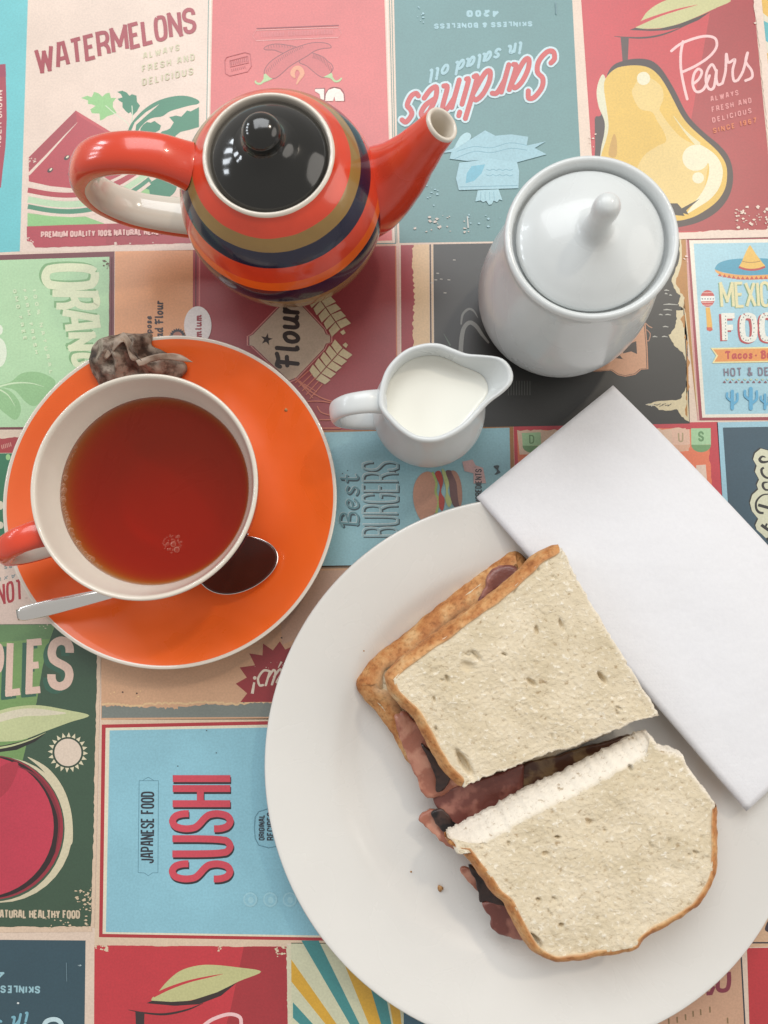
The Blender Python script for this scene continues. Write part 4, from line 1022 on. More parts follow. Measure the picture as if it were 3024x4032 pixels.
# ================================================================== saucer, cup, tea
SA = (-0.1240, 0.0548)
prof = smoothprof([(0, .0060), (.030, .0060), (.052, .0062), (.064, .0078), (.076, .0122), (.0845, .0164)], 6)+[(.0868, .01745), (.0878, .0179), (.0885, .0179), (.0887, .0174), (.0880, .0166)]+smoothprof([(.0865, .0155), (.074, .0095), (.058, .0045), (.048, .0025)], 4)+[(.0465, .0006), (.0435, .0006), (.042, .0030), (0, .0034)]
me = lathe(prof, SA, 160, 'saucer')
inside_mat(me, SA, [M['orange_glaze'], M['cream_glaze']], lambda f, d, r: 1 if (r > .0872 or f.normal.z < -.1) else 0)
tag(link('saucer', me), 'round orange saucer with a cream rim under the full teacup', 'saucer')

CU = (-0.1216, 0.0548)
cup = tag(empty('teacup', (*CU, .0066)), 'wide cream-lined teacup of black tea standing on the orange saucer', 'cup')
prof = [(0, .0085), (.024, .0085), (.0255, .0070), (.0285, .0068)]+smoothprof([(.0300, .0085), (.0385, .0165), (.0460, .0295), (.0505, .0430), (.0528, .0550), (.0535, .0605)], 6)+[(.0537, .0615), (.0534, .0622), (.0526, .0624), (.0518, .0619)]+smoothprof([(.0512, .0605), (.0494, .0550), (.0462, .0470), (.0415, .0340), (.0345, .0220), (.024, .0140), (0, .0120)], 6)
me = lathe(prof, CU, 160, 'body')
inside_mat(me, CU, [M['cup_bands'], M['cream_glaze'], M['cup_lining']], lambda f, d, r: 2 if r < .047 and f.normal.z > .02 and .0105 < f.center.z < .0475 else 1 if (f.normal.dot(d) < -.02 and f.center.z > .0105) or f.normal.z > .5 or f.center.z > .0608 else 0)
link('body', me, None, cup)
loop_handle('handle', CU, 201.5, [(.0535, .0520), (.0590, .0552), (.0670, .0560), (.0765, .0505), (.0800, .0415), (.0760, .0320), (.0660, .0255), (.0540, .0235), (.0420, .0245)], .0062, .0042, M['red_glaze'], M['cream_glaze'], cup)

# black tea: clear liquid that swallows light with depth, so it goes amber where it is thin
t = NT('black_tea')
t.t.nodes.remove(t.b)
tr = t.n('ShaderNodeBsdfTransparent'); gl = t.n('ShaderNodeBsdfGlossy'); gl.inputs['Roughness'].default_value = 0.03
fre = t.n('ShaderNodeFresnel'); fre.inputs[0].default_value = 1.33
nz = t.tex('ShaderNodeTexNoise', 60, Detail=1)
nb = t.bump(nz.outputs[0], 0.0002, 0.3); t.l(nb, gl.inputs['Normal']); t.l(nb, fre.inputs['Normal'])
df = t.n('ShaderNodeBsdfDiffuse'); df.inputs[0].default_value = (*lin((180, 80, 52)), 1)      # fine tea solids near the top
m0 = t.n('ShaderNodeMixShader'); m0.inputs[0].default_value = .16; t.l(tr.outputs[0], m0.inputs[1]); t.l(df.outputs[0], m0.inputs[2])
mx = t.n('ShaderNodeMixShader'); t.l(fre.outputs[0], mx.inputs[0]); t.l(m0.outputs[0], mx.inputs[1]); t.l(gl.outputs[0], mx.inputs[2]); t.l(mx.outputs[0], t.out.inputs['Surface'])
va = t.n('ShaderNodeVolumeAbsorption'); va.inputs['Color'].default_value = (0.976, 0.70, 0.12, 1); va.inputs['Density'].default_value = 380
t.l(va.outputs[0], t.out.inputs['Volume']); M['tea'] = t.m
tea = lathe([(0, .0470), (.030, .0470), (.0445, .0470), (.0455, .0471), (.0470, .0476), (.0475, .0470), (.0440, .0360), (.037, .0230), (.027, .0135), (0, .0110)], CU, 128, 'tea')
tea_o = tag(link('tea', tea, M['tea']), 'reddish brown black tea filling the teacup', 'tea')
t = NT('bubble_film'); t.t.nodes.remove(t.b)
tr = t.n('ShaderNodeBsdfTransparent'); gl = t.n('ShaderNodeBsdfPrincipled'); gl.inputs['Base Color'].default_value = (.80, .55, .42, 1); gl.inputs['Roughness'].default_value = .1
lw = t.n('ShaderNodeLayerWeight'); lw.inputs[0].default_value = .35
r = t.ramp(lw.outputs['Facing'], [(0.1, (.05,)*3), (0.7, (.62,)*3)])
mx = t.n('ShaderNodeMixShader'); t.l(r.outputs[0], mx.inputs[0]); t.l(tr.outputs[0], mx.inputs[1]); t.l(gl.outputs[0], mx.inputs[2]); t.l(mx.outputs[0], t.out.inputs['Surface']); M['bubble'] = t.m
bub = lathe([(math.cos(a*math.pi/12), math.sin(a*math.pi/12)*.8) for a in range(0, 7)], (0, 0), 16, 'bubble')
bub.materials.append(M['bubble'])
for f in bub.polygons: f.use_smooth = True
def bubble(x, y, z, r):
    o = bpy.data.objects.new('bubble', bub); COL.objects.link(o); o.parent = tea_o; o.location = (x, y, z); o.scale = (r, r, r)
rb = random.Random(3)
K9 = crop(0, 1600, .60277)
placed = []
for _ in range(400):
    a = rb.uniform(0, 6.283); d = 62*math.sqrt(rb.random()); q = (1126+d*math.cos(a), 898+d*math.sin(a)*.95); rr = rb.choice((3, 4, 5, 5, 7, 11, 19))
    if all(math.hypot(q[0]-o[0], q[1]-o[1]) > (rr+o[2])*.95 for o in placed): placed.append((*q, rr))
    if len(placed) > 34: break
for x, y, rr in placed:
    w = T(*K9((x, y)), .0472); bubble(w[0], w[1], .0471, rr*.60277/2912*.355)
for i in range(46):   # a string of bubbles along the near-left wall
    a = RAD(150+i*1.9+rb.uniform(-.6, .6)); r_ = .0451-rb.random()*.0007
    s_ = rb.choice((.0005, .0006, .0008, .0010, .0013)) if i > 10 else .0005
    bubble(CU[0]+r_*math.cos(a), CU[1]+r_*math.sin(a), .0471, s_)

# ================================================================== teapot
TP = (-0.058, 0.2007)
pot = tag(empty('teapot', (*TP, 0)), 'small round striped teapot with red spout and black lid', 'teapot')
Rb, zc = .051, .046
sph = [(Rb*math.cos(a), zc+Rb*math.sin(a)) for a in [-.86+i*(1.79/40) for i in range(41)]]
prof = [(0, .003), (.026, .003), (.0275, .0006), (.0315, .0006), (.0328, .0035)]+sph+[(.0300, .0882), (.0293, .0890), (.0283, .0889), (.0279, .0880), (.0277, .0862), (.0274, .0845), (.0240, .0838), (.0240, .0800)]
me = lathe(prof, TP, 160, 'body')
inside_mat(me, TP, [M['pot_bands'], M['cream_glaze']], lambda f, d, r: 1 if f.center.z > .0877 or (f.normal.dot(d) < -.1 and f.center.z > .07) else 0)
link('body', me, M['pot_bands'], pot)
lid = link('lid', lathe([(.0225, .0815), (.0225, .0845), (.0262, .0848), (.0270, .0856), (.0269, .0868)]+smoothprof([(.0256, .0882), (.0210, .0915), (.0155, .0942), (.0120, .0954)], 6)+[(.0050, .0958), (0, .0958)], TP, 128, 'lid'), M['black_glaze'], pot)
link('knob', lathe(smoothprof([(.0168, .0934), (.0142, .0948), (.0118, .0962), (.0098, .0980), (.0088, .1000), (.0088, .1024), (.0085, .1052), (.0066, .1078), (.0036, .1092), (0, .1097)], 6), TP, 64, 'knob'), M['black_glaze'], lid)
loop_handle('handle', TP, 175.5, [(.0400, .0760), (.0520, .0835), (.0680, .0850), (.0850, .0790), (.0955, .0650), (.0950, .0480), (.0830, .0345), (.0650, .0285), (.0460, .0270)], .0094, .0064, M['red_glaze'], M['cream_glaze'], pot)
AZ = 7.6
path = cr([polar(TP, AZ, r, z) for r, z in ((.030, .036), (.046, .0450), (.0580, .0560), (.0665, .0685), (.0735, .0800), (.0790, .0885))], 8)
def tap(vals):
    def f(u):
        x = u*(len(vals)-1); i = min(int(x), len(vals)-2); return vals[i]+(vals[i+1]-vals[i])*(x-i)
    return f
sd = Vector((-math.sin(RAD(AZ)), math.cos(RAD(AZ)), 0))
sp = link('spout', sweep(path, tap([.0235, .0208, .0160, .0120, .0095, .0080]), tap([.0240, .0215, .0160, .0118, .0094, .0080]), lambda u: Vector((0, 0, 1)), 40, caps=False, name='spout'), M['red_glaze'], pot)
e = path[-1]; d = (path[-1]-path[-3]).normalized(); s1 = d.cross(Vector((0, 0, 1))).normalized(); s2 = s1.cross(d)
vs, fs = [], []
rl = [(-.0003, .00803), (.0006, .00815), (.0014, .0079), (.0017, .0073), (.0014, .0066), (.0004, .0061), (-.004, .0058), (-.010, .0056), (-.018, .0054)]
for o_, r_ in rl:
    for k in range(48):
        w = 2*math.pi*k/48; vs.append(e+d*o_+s1*r_*math.cos(w)+s2*r_*math.sin(w))
for i in range(len(rl)-1):
    for k in range(48): fs.append((i*48+k, i*48+(k+1) % 48, (i+1)*48+(k+1) % 48, (i+1)*48+k))
fs.append(tuple((len(rl)-1)*48+k for k in range(48)))
link('spout_lip', fixnormals(mesh('spout_lip', vs, fs)), M['cream_glaze'], sp)

# ================================================================== sugar bowl
SB = (0.0847, 0.1560)
sb = tag(empty('sugar_bowl', (*SB, 0)), 'tall white lidded sugar bowl with a slim knob beside the yellow pear', 'sugar bowl')
prof = [(0, .0022), (.024, .0022), (.0255, .0004), (.0285, .0004)]+smoothprof([(.0300, .0020), (.0370, .0085), (.0420, .0180), (.0438, .0290), (.0430, .0430), (.0402, .0600), (.0378, .0740), (.0370, .0815), (.0374, .0850)], 6)+[(.0380, .0866), (.0382, .0880), (.0377, .0893), (.0366, .0898), (.0354, .0893), (.0346, .0880), (.0342, .0862), (.0338, .0838), (.0325, .0830), (.029, .0828), (.029, .080)]
link('body', lathe(prof, SB, 160, 'body'), M['white_china'], sb)
lid = link('lid', lathe([(.026, .0805), (.027, .0832), (.0316, .0836), (.0325, .0846), (.0326, .0858), (.0318, .0868)]+smoothprof([(.0300, .0880), (.0245, .0912), (.0170, .0940), (.0100, .0956)], 6)+[(.004, .0960), (0, .0960)], SB, 128, 'lid'), M['white_china'], sb)
link('knob', lathe(smoothprof([(.0104, .0955), (.0078, .0966), (.0060, .0990), (.0053, .1030), (.0053, .1075), (.0057, .1115), (.0054, .1150), (.0040, .1174), (.0020, .1184), (0, .1186)], 6), SB, 64, 'knob'), M['white_china'], lid)

# ================================================================== milk jug
JG = (0.0137, 0.0963)
jug = tag(empty('milk_jug', (*JG, 0)), 'small white milk jug with a pouring lip and strap handle', 'jug')
rim_px = K20([(468, 580), (480, 470), (520, 350), (590, 255), (690, 178), (820, 137), (940, 138), (1050, 178), (1150, 215), (1280, 235), (1400, 262), (1465, 315), (1497, 385), (1490, 455), (1430, 522), (1330, 592), (1250, 672), (1165, 765), (1060, 840), (950, 888), (850, 900), (740, 880), (630, 812), (540, 722), (485, 650)])
rim = [T(p_[0], p_[1], .060) for p_ in [(q.x, q.y) for q in cr(rim_px, 6, True)]]
def rim_r(a):
    best = None; n = len(rim); dx, dy = math.cos(a), math.sin(a)
    for i in range(n):
        x1, y1 = rim[i][0]-JG[0], rim[i][1]-JG[1]; x2, y2 = rim[(i+1) % n][0]-JG[0], rim[(i+1) % n][1]-JG[1]
        den = dx*(y2-y1)-dy*(x2-x1)
        if abs(den) < 1e-12: continue
        tt = (x1*(y2-y1)-y1*(x2-x1))/den; uu = (x1*dy-y1*dx)/den
        if tt > 0 and -1e-6 <= uu <= 1+1e-6: best = tt if best is None else max(best, tt)
    return best or .0244
NS = 128
RR = [rim_r(2*math.pi*k/NS) for k in range(NS)]
def jugmesh(name, levels, cap0=False, cap1=False):
    vs, fs = [], []
    for z, R, w, off in levels:
        for k in range(NS):
            a = 2*math.pi*k/NS; sp_ = max(0, RR[k]-.0255)/.012
            r_ = R*(1-w)+RR[k]*w-off
            vs.append((JG[0]+r_*math.cos(a), JG[1]+r_*math.sin(a), z+w*w*.0035*min(1, sp_)))
    L = len(levels)
    for i in range(L-1):
        for k in range(NS): fs.append((i*NS+k, i*NS+(k+1) % NS, (i+1)*NS+(k+1) % NS, (i+1)*NS+k))
    if cap0: fs.append(tuple(range(NS)))
    if cap1: fs.append(tuple((L-1)*NS+k for k in range(NS)))
    return fixnormals(mesh(name, vs, fs))
lv = [(.0025, .0150, 0, 0), (.0004, .0165, 0, 0), (.0004, .0190, 0, 0)]+[(z, r_, w, 0) for r_, z, w in [(q.x, q.y, q.z) for q in cr([(.0205, .0022, 0), (.0250, .0080, 0), (.0280, .0150, 0), (.0292, .0230, 0), (.0282, .0320, .03), (.0262, .0420, .18), (.0248, .0510, .55), (.0244, .0565, .88), (.0244, .0590, 1.0)], 5)]]
lv += [(.0599, .0244, 1, .0003), (.0604, .0244, 1, .0011), (.0602, .0244, 1, .0020), (.0594, .0244, 1, .0027), (.0565, .0246, .9, .0031), (.0510, .0250, .58, .0033), (.0430, .0262, .2, .0034), (.0320, .0280, .03, .0034), (.0200, .0285, 0, .0034), (.0100, .0250, 0, .004), (.006, .016, 0, 0)]
link('body', jugmesh('body', lv, True, True), M['white_china'], jug)
loop_handle('handle', JG, 185.5, [(.0225, .0530), (.0310, .0562), (.0405, .0545), (.0468, .0460), (.0465, .0350), (.0400, .0262), (.0310, .0215), (.0245, .0200)], .0052, .0027, M['white_china'], M['white_china'], jug, flat=.8)
t = NT('milk'); t.set(Base_Color=lin((240, 239, 229)), Roughness=.12); M['milk'] = t.m
tag(link('milk', jugmesh('milk', [(.044, .0259, .24, .0034), (.0488, .0253, .46, .0031), (.0490, .0253, .46, .0034), (.0487, .0253, .46, .0042), (.0485, .0253, .46, .0060)], True, True), M['milk']), 'creamy white milk filling the small jug', 'milk')

# ================================================================== teaspoon on the saucer
t = NT('polished_steel')
nz = t.tex('ShaderNodeTexNoise', 60, Detail=2); r = t.ramp(nz.outputs[0], [(0.3, (.16,)*3), (.7, (.22,)*3)])
t.l(r.outputs[0], t.b.inputs['Roughness']); t.set(Base_Color=lin((236, 234, 230)), Metallic=1.0); M['steel'] = t.m
E0 = T3(70, 2421, .0250); B0 = T3(938, 2222, .0098)
ax = (B0-E0); Ls = ax.length; ax.normalize(); sy = Vector((0, 0, 1)).cross(ax).normalized(); uz = ax.cross(sy).normalized()
spoon = tag(empty('teaspoon', tuple(B0)), 'steel teaspoon lying across the orange saucer behind the cup', 'spoon')
hp = [E0+ax*(u*(Ls-.0185))+uz*(.0030*math.sin(u*math.pi)**1.5) for u in [i/40 for i in range(41)]]
wid = tap([.0038, .0041, .0040, .0037, .0033, .0028, .0022, .0019, .0020, .0030])
def wid2(u): return wid(u)*(min(1, .55+u*14)**.5 if u < .04 else 1)
link('handle', sweep(hp, wid2, lambda u: .0015, Vector((0, 0, 1)), 36, True, 'handle', flat=.8), M['steel'], spoon)
def bowlmesh(name, scale, depth, thick, lift, rings=14, top_only=False):
    vs, fs = [], []; n = 64
    def P_(r, a, side):
        x = .0215*scale*r*math.cos(a); y = .0150*scale*r*math.sin(a)*(1-.14*math.cos(a)); z = depth*(r*r-1)+lift-(thick if side else 0)
        return B0+ax*x+sy*y+uz*z
    for side in ((0,) if top_only else (0, 1)):
        vs.append(P_(0, 0, side))
        for i in range(1, rings+1):
            for k in range(n): vs.append(P_(i/rings, 2*math.pi*k/n, side))
    M_ = 1+rings*n
    for side in range(1 if top_only else 2):
        o_ = side*M_
        for k in range(n): fs.append((o_, o_+1+k, o_+1+(k+1) % n))
        for i in range(rings-1):
            for k in range(n): fs.append((o_+1+i*n+k, o_+1+(i+1)*n+k, o_+1+(i+1)*n+(k+1) % n, o_+1+i*n+(k+1) % n))
    if not top_only:
        a0 = 1+(rings-1)*n
        for k in range(n): fs.append((a0+k, a0+(k+1) % n, M_+a0+(k+1) % n, M_+a0+k))
    return fixnormals(mesh(name, vs, fs))
bw = link('bowl', bowlmesh('bowl', 1, .0052, .0008, .0050), M['steel'], spoon)
t = NT('reflection_brown'); nz = t.tex('ShaderNodeTexNoise', 70, Detail=3); c_ = t.mix(nz.outputs[0], lin((62, 28, 20)), lin((84, 40, 30))); t.l(c_, t.b.inputs['Base Color']); t.set(Roughness=.22, Specular_IOR_Level=.3); M['reflection_paint'] = t.m  # dark reflection in the spoon bowl, put in as brown colour
o = link('painted_reflection', bowlmesh('painted_reflection', .985, .0030, .0002, .0049), M['reflection_paint'], bw); o['label'] = 'dark brown sheet in the spoon bowl standing for its dark reflection'

# ================================================================== used tea bag on the saucer
t = NT('wet_tea_bag')
n1 = t.tex('ShaderNodeTexNoise', 70, Detail=4, Roughness=.55); n2 = t.tex('ShaderNodeTexNoise', 330, Detail=4)
r1 = t.ramp(n1.outputs[0], [(.36, lin((60, 46, 38))), (.44, lin((108, 92, 80))), (.52, lin((148, 134, 120))), (.68, lin((178, 166, 150)))])
cc = t.mix(.55, r1.outputs[0], t.ramp(n2.outputs[0], [(.40, (.22, .17, .14)), (.50, (1.0,)*3)]).outputs[0], 'MULTIPLY')
t.l(cc, t.b.inputs['Base Color']); M['bag'] = t.set(Roughness=.62, Specular_IOR_Level=.4, Normal=t.bump(n2.outputs[0], .0005, .6))
t = NT('bag_paper'); n1 = t.tex('ShaderNodeTexNoise', 160, Detail=4); r1 = t.ramp(n1.outputs[0], [(.35, lin((150, 128, 110))), (.65, lin((196, 176, 156)))]); t.l(r1.outputs[0], t.b.inputs['Base Color']); M['bagpaper'] = t.set(Roughness=.4, Transmission_Weight=.25, Normal=t.bump(n1.outputs[0], .0004, .6))
out = [(x, y) for x, y in K5([(640, 985), (655, 890), (690, 822), (760, 785), (840, 765), (900, 752), (1000, 762), (1090, 756), (1106, 792), (1092, 842), (1160, 872), (1240, 905), (1320, 945), (1325, 1000), (1280, 1045), (1240, 1085), (1150, 1110), (1020, 1130), (880, 1160), (760, 1180), (695, 1140), (662, 1060)])]
op = [T3(q.x, q.y, .020) for q in cr(out, 5, True)]
cb = sum(op, Vector())/len(op)
def bagz(x, y, s):
    r_ = math.hypot(x-SA[0], y-SA[1]); base = .0062+max(0, r_-.055)*.38
    base = min(base, .0185)
    n_ = noise.noise(Vector((x*95, y*95, 1.3)))*.6+noise.noise(Vector((x*260, y*260, 4.1)))*.5
    ridge = 1-abs(noise.noise(Vector((x*85+3, y*85, 2.2))))*3.0
    return base+(1-s**2.6)*(.0085+.0060*ridge+.0030*n_)
vs, fs = [], []; R_ = 34; n = len(op)
vs.append((cb.x, cb.y, bagz(cb.x, cb.y, 0)))
for i in range(1, R_+1):
    s = i/R_
    for p_ in op:
        q = cb.lerp(p_, s); j = noise.noise(Vector((q.x*160, q.y*160, 7)))*.0012*s
        vs.append((q.x+j, q.y+j, bagz(q.x, q.y, s)+.0012*(s < 1)))
for p_ in op: vs.append((cb.x+(p_.x-cb.x)*.9, cb.y+(p_.y-cb.y)*.9, .0062+min(.0120, max(0, math.hypot(p_.x-SA[0], p_.y-SA[1])-.055)*.36)))
for k in range(n): fs.append((0, 1+k, 1+(k+1) % n))
for i in range(R_):
    for k in range(n): a = 1+i*n; fs.append((a+k, a+n+k, a+n+(k+1) % n, a+(k+1) % n))
fs.append(tuple(1+R_*n+k for k in range(n)))
bag = tag(empty('tea_bag', (cb.x, cb.y, .012)), 'wet crumpled used tea bag on the saucer edge behind the cup', 'tea bag')
link('pouch', fixnormals(mesh('pouch', vs, fs)), M['bag'], bag)
def flap(pts, z0, z1, wob, seed, mat):
    """thin crimped paper edge of the bag standing off the pouch"""
    P_ = [T3(*K5(q[:2]), z0+(z1-z0)*q[2]) for q in pts]
    h = len(P_)//2; A, B = cr(P_[:h], 6), cr(list(reversed(P_[h:])), 6)
    vs, fs = [], []; m = 6
    for i, (a, b) in enumerate(zip(A, B)):
        for k in range(m+1):
            q = a.lerp(b, k/m); q.z += noise.noise(Vector((q.x*220, q.y*220, seed)))*wob; vs.append(q)
    for i in range(len(A)-1):
        for k in range(m): fs.append((i*(m+1)+k, (i+1)*(m+1)+k, (i+1)*(m+1)+k+1, i*(m+1)+k+1))
    me = mesh('paper_flap', vs, fs); o = link('paper_flap', me, mat, bag)
    md = o.modifiers.new('thickness', 'SOLIDIFY'); md.thickness = .0003
flap([(985, 960, 1), (1080, 925, 1), (1200, 905, .9), (1300, 912, .7), (1402, 968, .5), (1320, 965, .4), (1220, 950, .6), (1110, 962, .8), (1050, 990, .9), (1010, 1000, .9)], .0225, .0275, .0014, 3, M['bagpaper'])
flap([(728, 920, .6), (800, 845, .9), (855, 785, 1), (905, 755, 1), (960, 830, .9), (1010, 960, .5), (950, 950, .6), (905, 830, 1.2), (862, 850, 1.2), (775, 950, .6)], .0225, .0300, .0010, 5, M['bagpaper'])

# ================================================================== dinner plate
PL = (0.0594, -0.0819)
prof = smoothprof([(0, .0060), (.050, .0060), (.074, .0061), (.0840, .0072), (.0910, .0100), (.0980, .0133), (.1050, .0153), (.1150, .0176), (.1270, .0203)], 6)+[(.1300, .0209), (.1316, .0212), (.1322, .0207), (.1318, .0198)]+smoothprof([(.1290, .0188), (.1130, .0145), (.0960, .0085), (.0840, .0034)], 4)+[(.0820, .0006), (.0780, .0006), (.0760, .0032), (0, .0034)]
tag(link('dinner_plate', lathe(prof, PL, 192, 'dinner_plate'), M['plate_china']), 'large plain white dinner plate carrying the halved sandwich', 'plate')
def plate_z(x, y):
    r_ = math.hypot(x-PL[0], y-PL[1])
    if r_ < .0720: return .0062
    if r_ > .1322: return 0
    tb = ((.072, .0062), (.084, .0073), (.091, .0101), (.098, .0134), (.105, .0154), (.115, .0177), (.1322, .0212))
    for (a, za), (b, zb) in zip(tb, tb[1:]):
        if a <= r_ <= b: return za+(zb-za)*(r_-a)/(b-a)
    return .006

# ================================================================== sandwich
def crumb(name, c_hi, c_lo, c_pit, c_cut_light=(240, 231, 216)):
    t = NT(name)
    tc = t.n('ShaderNodeTexCoord'); mp = t.n('ShaderNodeMapping'); mp.inputs['Rotation'].default_value = (0, 0, RAD(-32)); mp.inputs['Scale'].default_value = (1, 1.3, 1); t.l(tc.outputs['Object'], mp.inputs[0])
    def nx(typ, sc, **kw):
        nd = t.n(typ); nd.inputs['Scale'].default_value = sc
        for k, v in kw.items(): nd.inputs[k].default_value = v
        t.l(mp.outputs[0], nd.inputs['Vector']); return nd
    n1 = nx('ShaderNodeTexNoise', 430, Detail=4, Roughness=.6, Distortion=.4); n2 = nx('ShaderNodeTexNoise', 45, Detail=4); n3 = nx('ShaderNodeTexNoise', 1100, Detail=3, Roughness=.6); n4 = nx('ShaderNodeTexNoise', 130, Detail=3); n5 = nx('ShaderNodeTexNoise', 240, Detail=3, Roughness=.55)
    base = t.ramp(n2.outputs[0], [(.35, lin(c_lo)), (.65, lin(c_hi))])
    fa = t.n('ShaderNodeAttribute', attribute_name='cut_light')
    bse = t.mix(fa.outputs['Fac'], base.outputs[0], lin(c_cut_light))  # cut face painted paler for the light falling on it
    hole = t.ramp(n5.outputs[0], [(.26, (.8,)*3), (.36, (0, 0, 0))])          # open pores
    cc = t.mix(hole.outputs[0], bse, lin(c_pit))
    hol2 = t.ramp(n1.outputs[0], [(.28, (.65,)*3), (.40, (0, 0, 0))])
    cc = t.mix(hol2.outputs[0], cc, lin(c_pit))
    hi = t.ramp(n1.outputs[0], [(.57, (0, 0, 0)), (.70, (.9,)*3)]); cc = t.mix(hi.outputs[0], cc, lin((244, 236, 220)))
    nb = t.bump(n4.outputs[0], .0012, .35); nb = t.bump(n5.outputs[0], .0010, .6, nb); nb = t.bump(n1.outputs[0], .0009, .8, nb); nb = t.bump(n3.outputs[0], .0002, .5, nb)
    t.l(cc, t.b.inputs['Base Color']); return t.set(Roughness=.9, Specular_IOR_Level=.12, Normal=nb)
M['crumb'] = crumb('bread_crumb_face', (226, 212, 186), (212, 197, 168), (166, 140, 106))
M['cut_light'] = crumb('lit_cut_crumb', (250, 245, 236), (244, 236, 222), (222, 200, 172))  # paler crumb tone with the light on the cut painted in
t = NT('bread_crust')
n1 = t.tex('ShaderNodeTexNoise', 90, Detail=7, Roughness=.65); n2 = t.tex('ShaderNodeTexNoise', 500, Detail=3)
r1 = t.ramp(n1.outputs[0], [(.30, lin((152, 92, 50))), (.44, lin((188, 126, 74))), (.57, lin((208, 156, 102))), (.72, lin((222, 188, 140)))])
cc = t.mix(.6, r1.outputs[0], t.ramp(n2.outputs[0], [(.3, (.45, .38, .3)), (.5, (1, 1, 1))]).outputs[0], 'MULTIPLY')
bk = t.n('ShaderNodeAttribute', attribute_name='bake')
br = t.ramp(bk.outputs['Fac'], [(0, (0, 0, 0)), (.30, (.75,)*3), (.5, (1, 1, 1))]); cc = t.mix(br.outputs[0], lin((224, 206, 172)), cc)
t.l(cc, t.b.inputs['Base Color']); M['crust'] = t.set(Roughness=.6, Specular_IOR_Level=.3, Normal=t.bump(n1.outputs[0], .0012, .6))

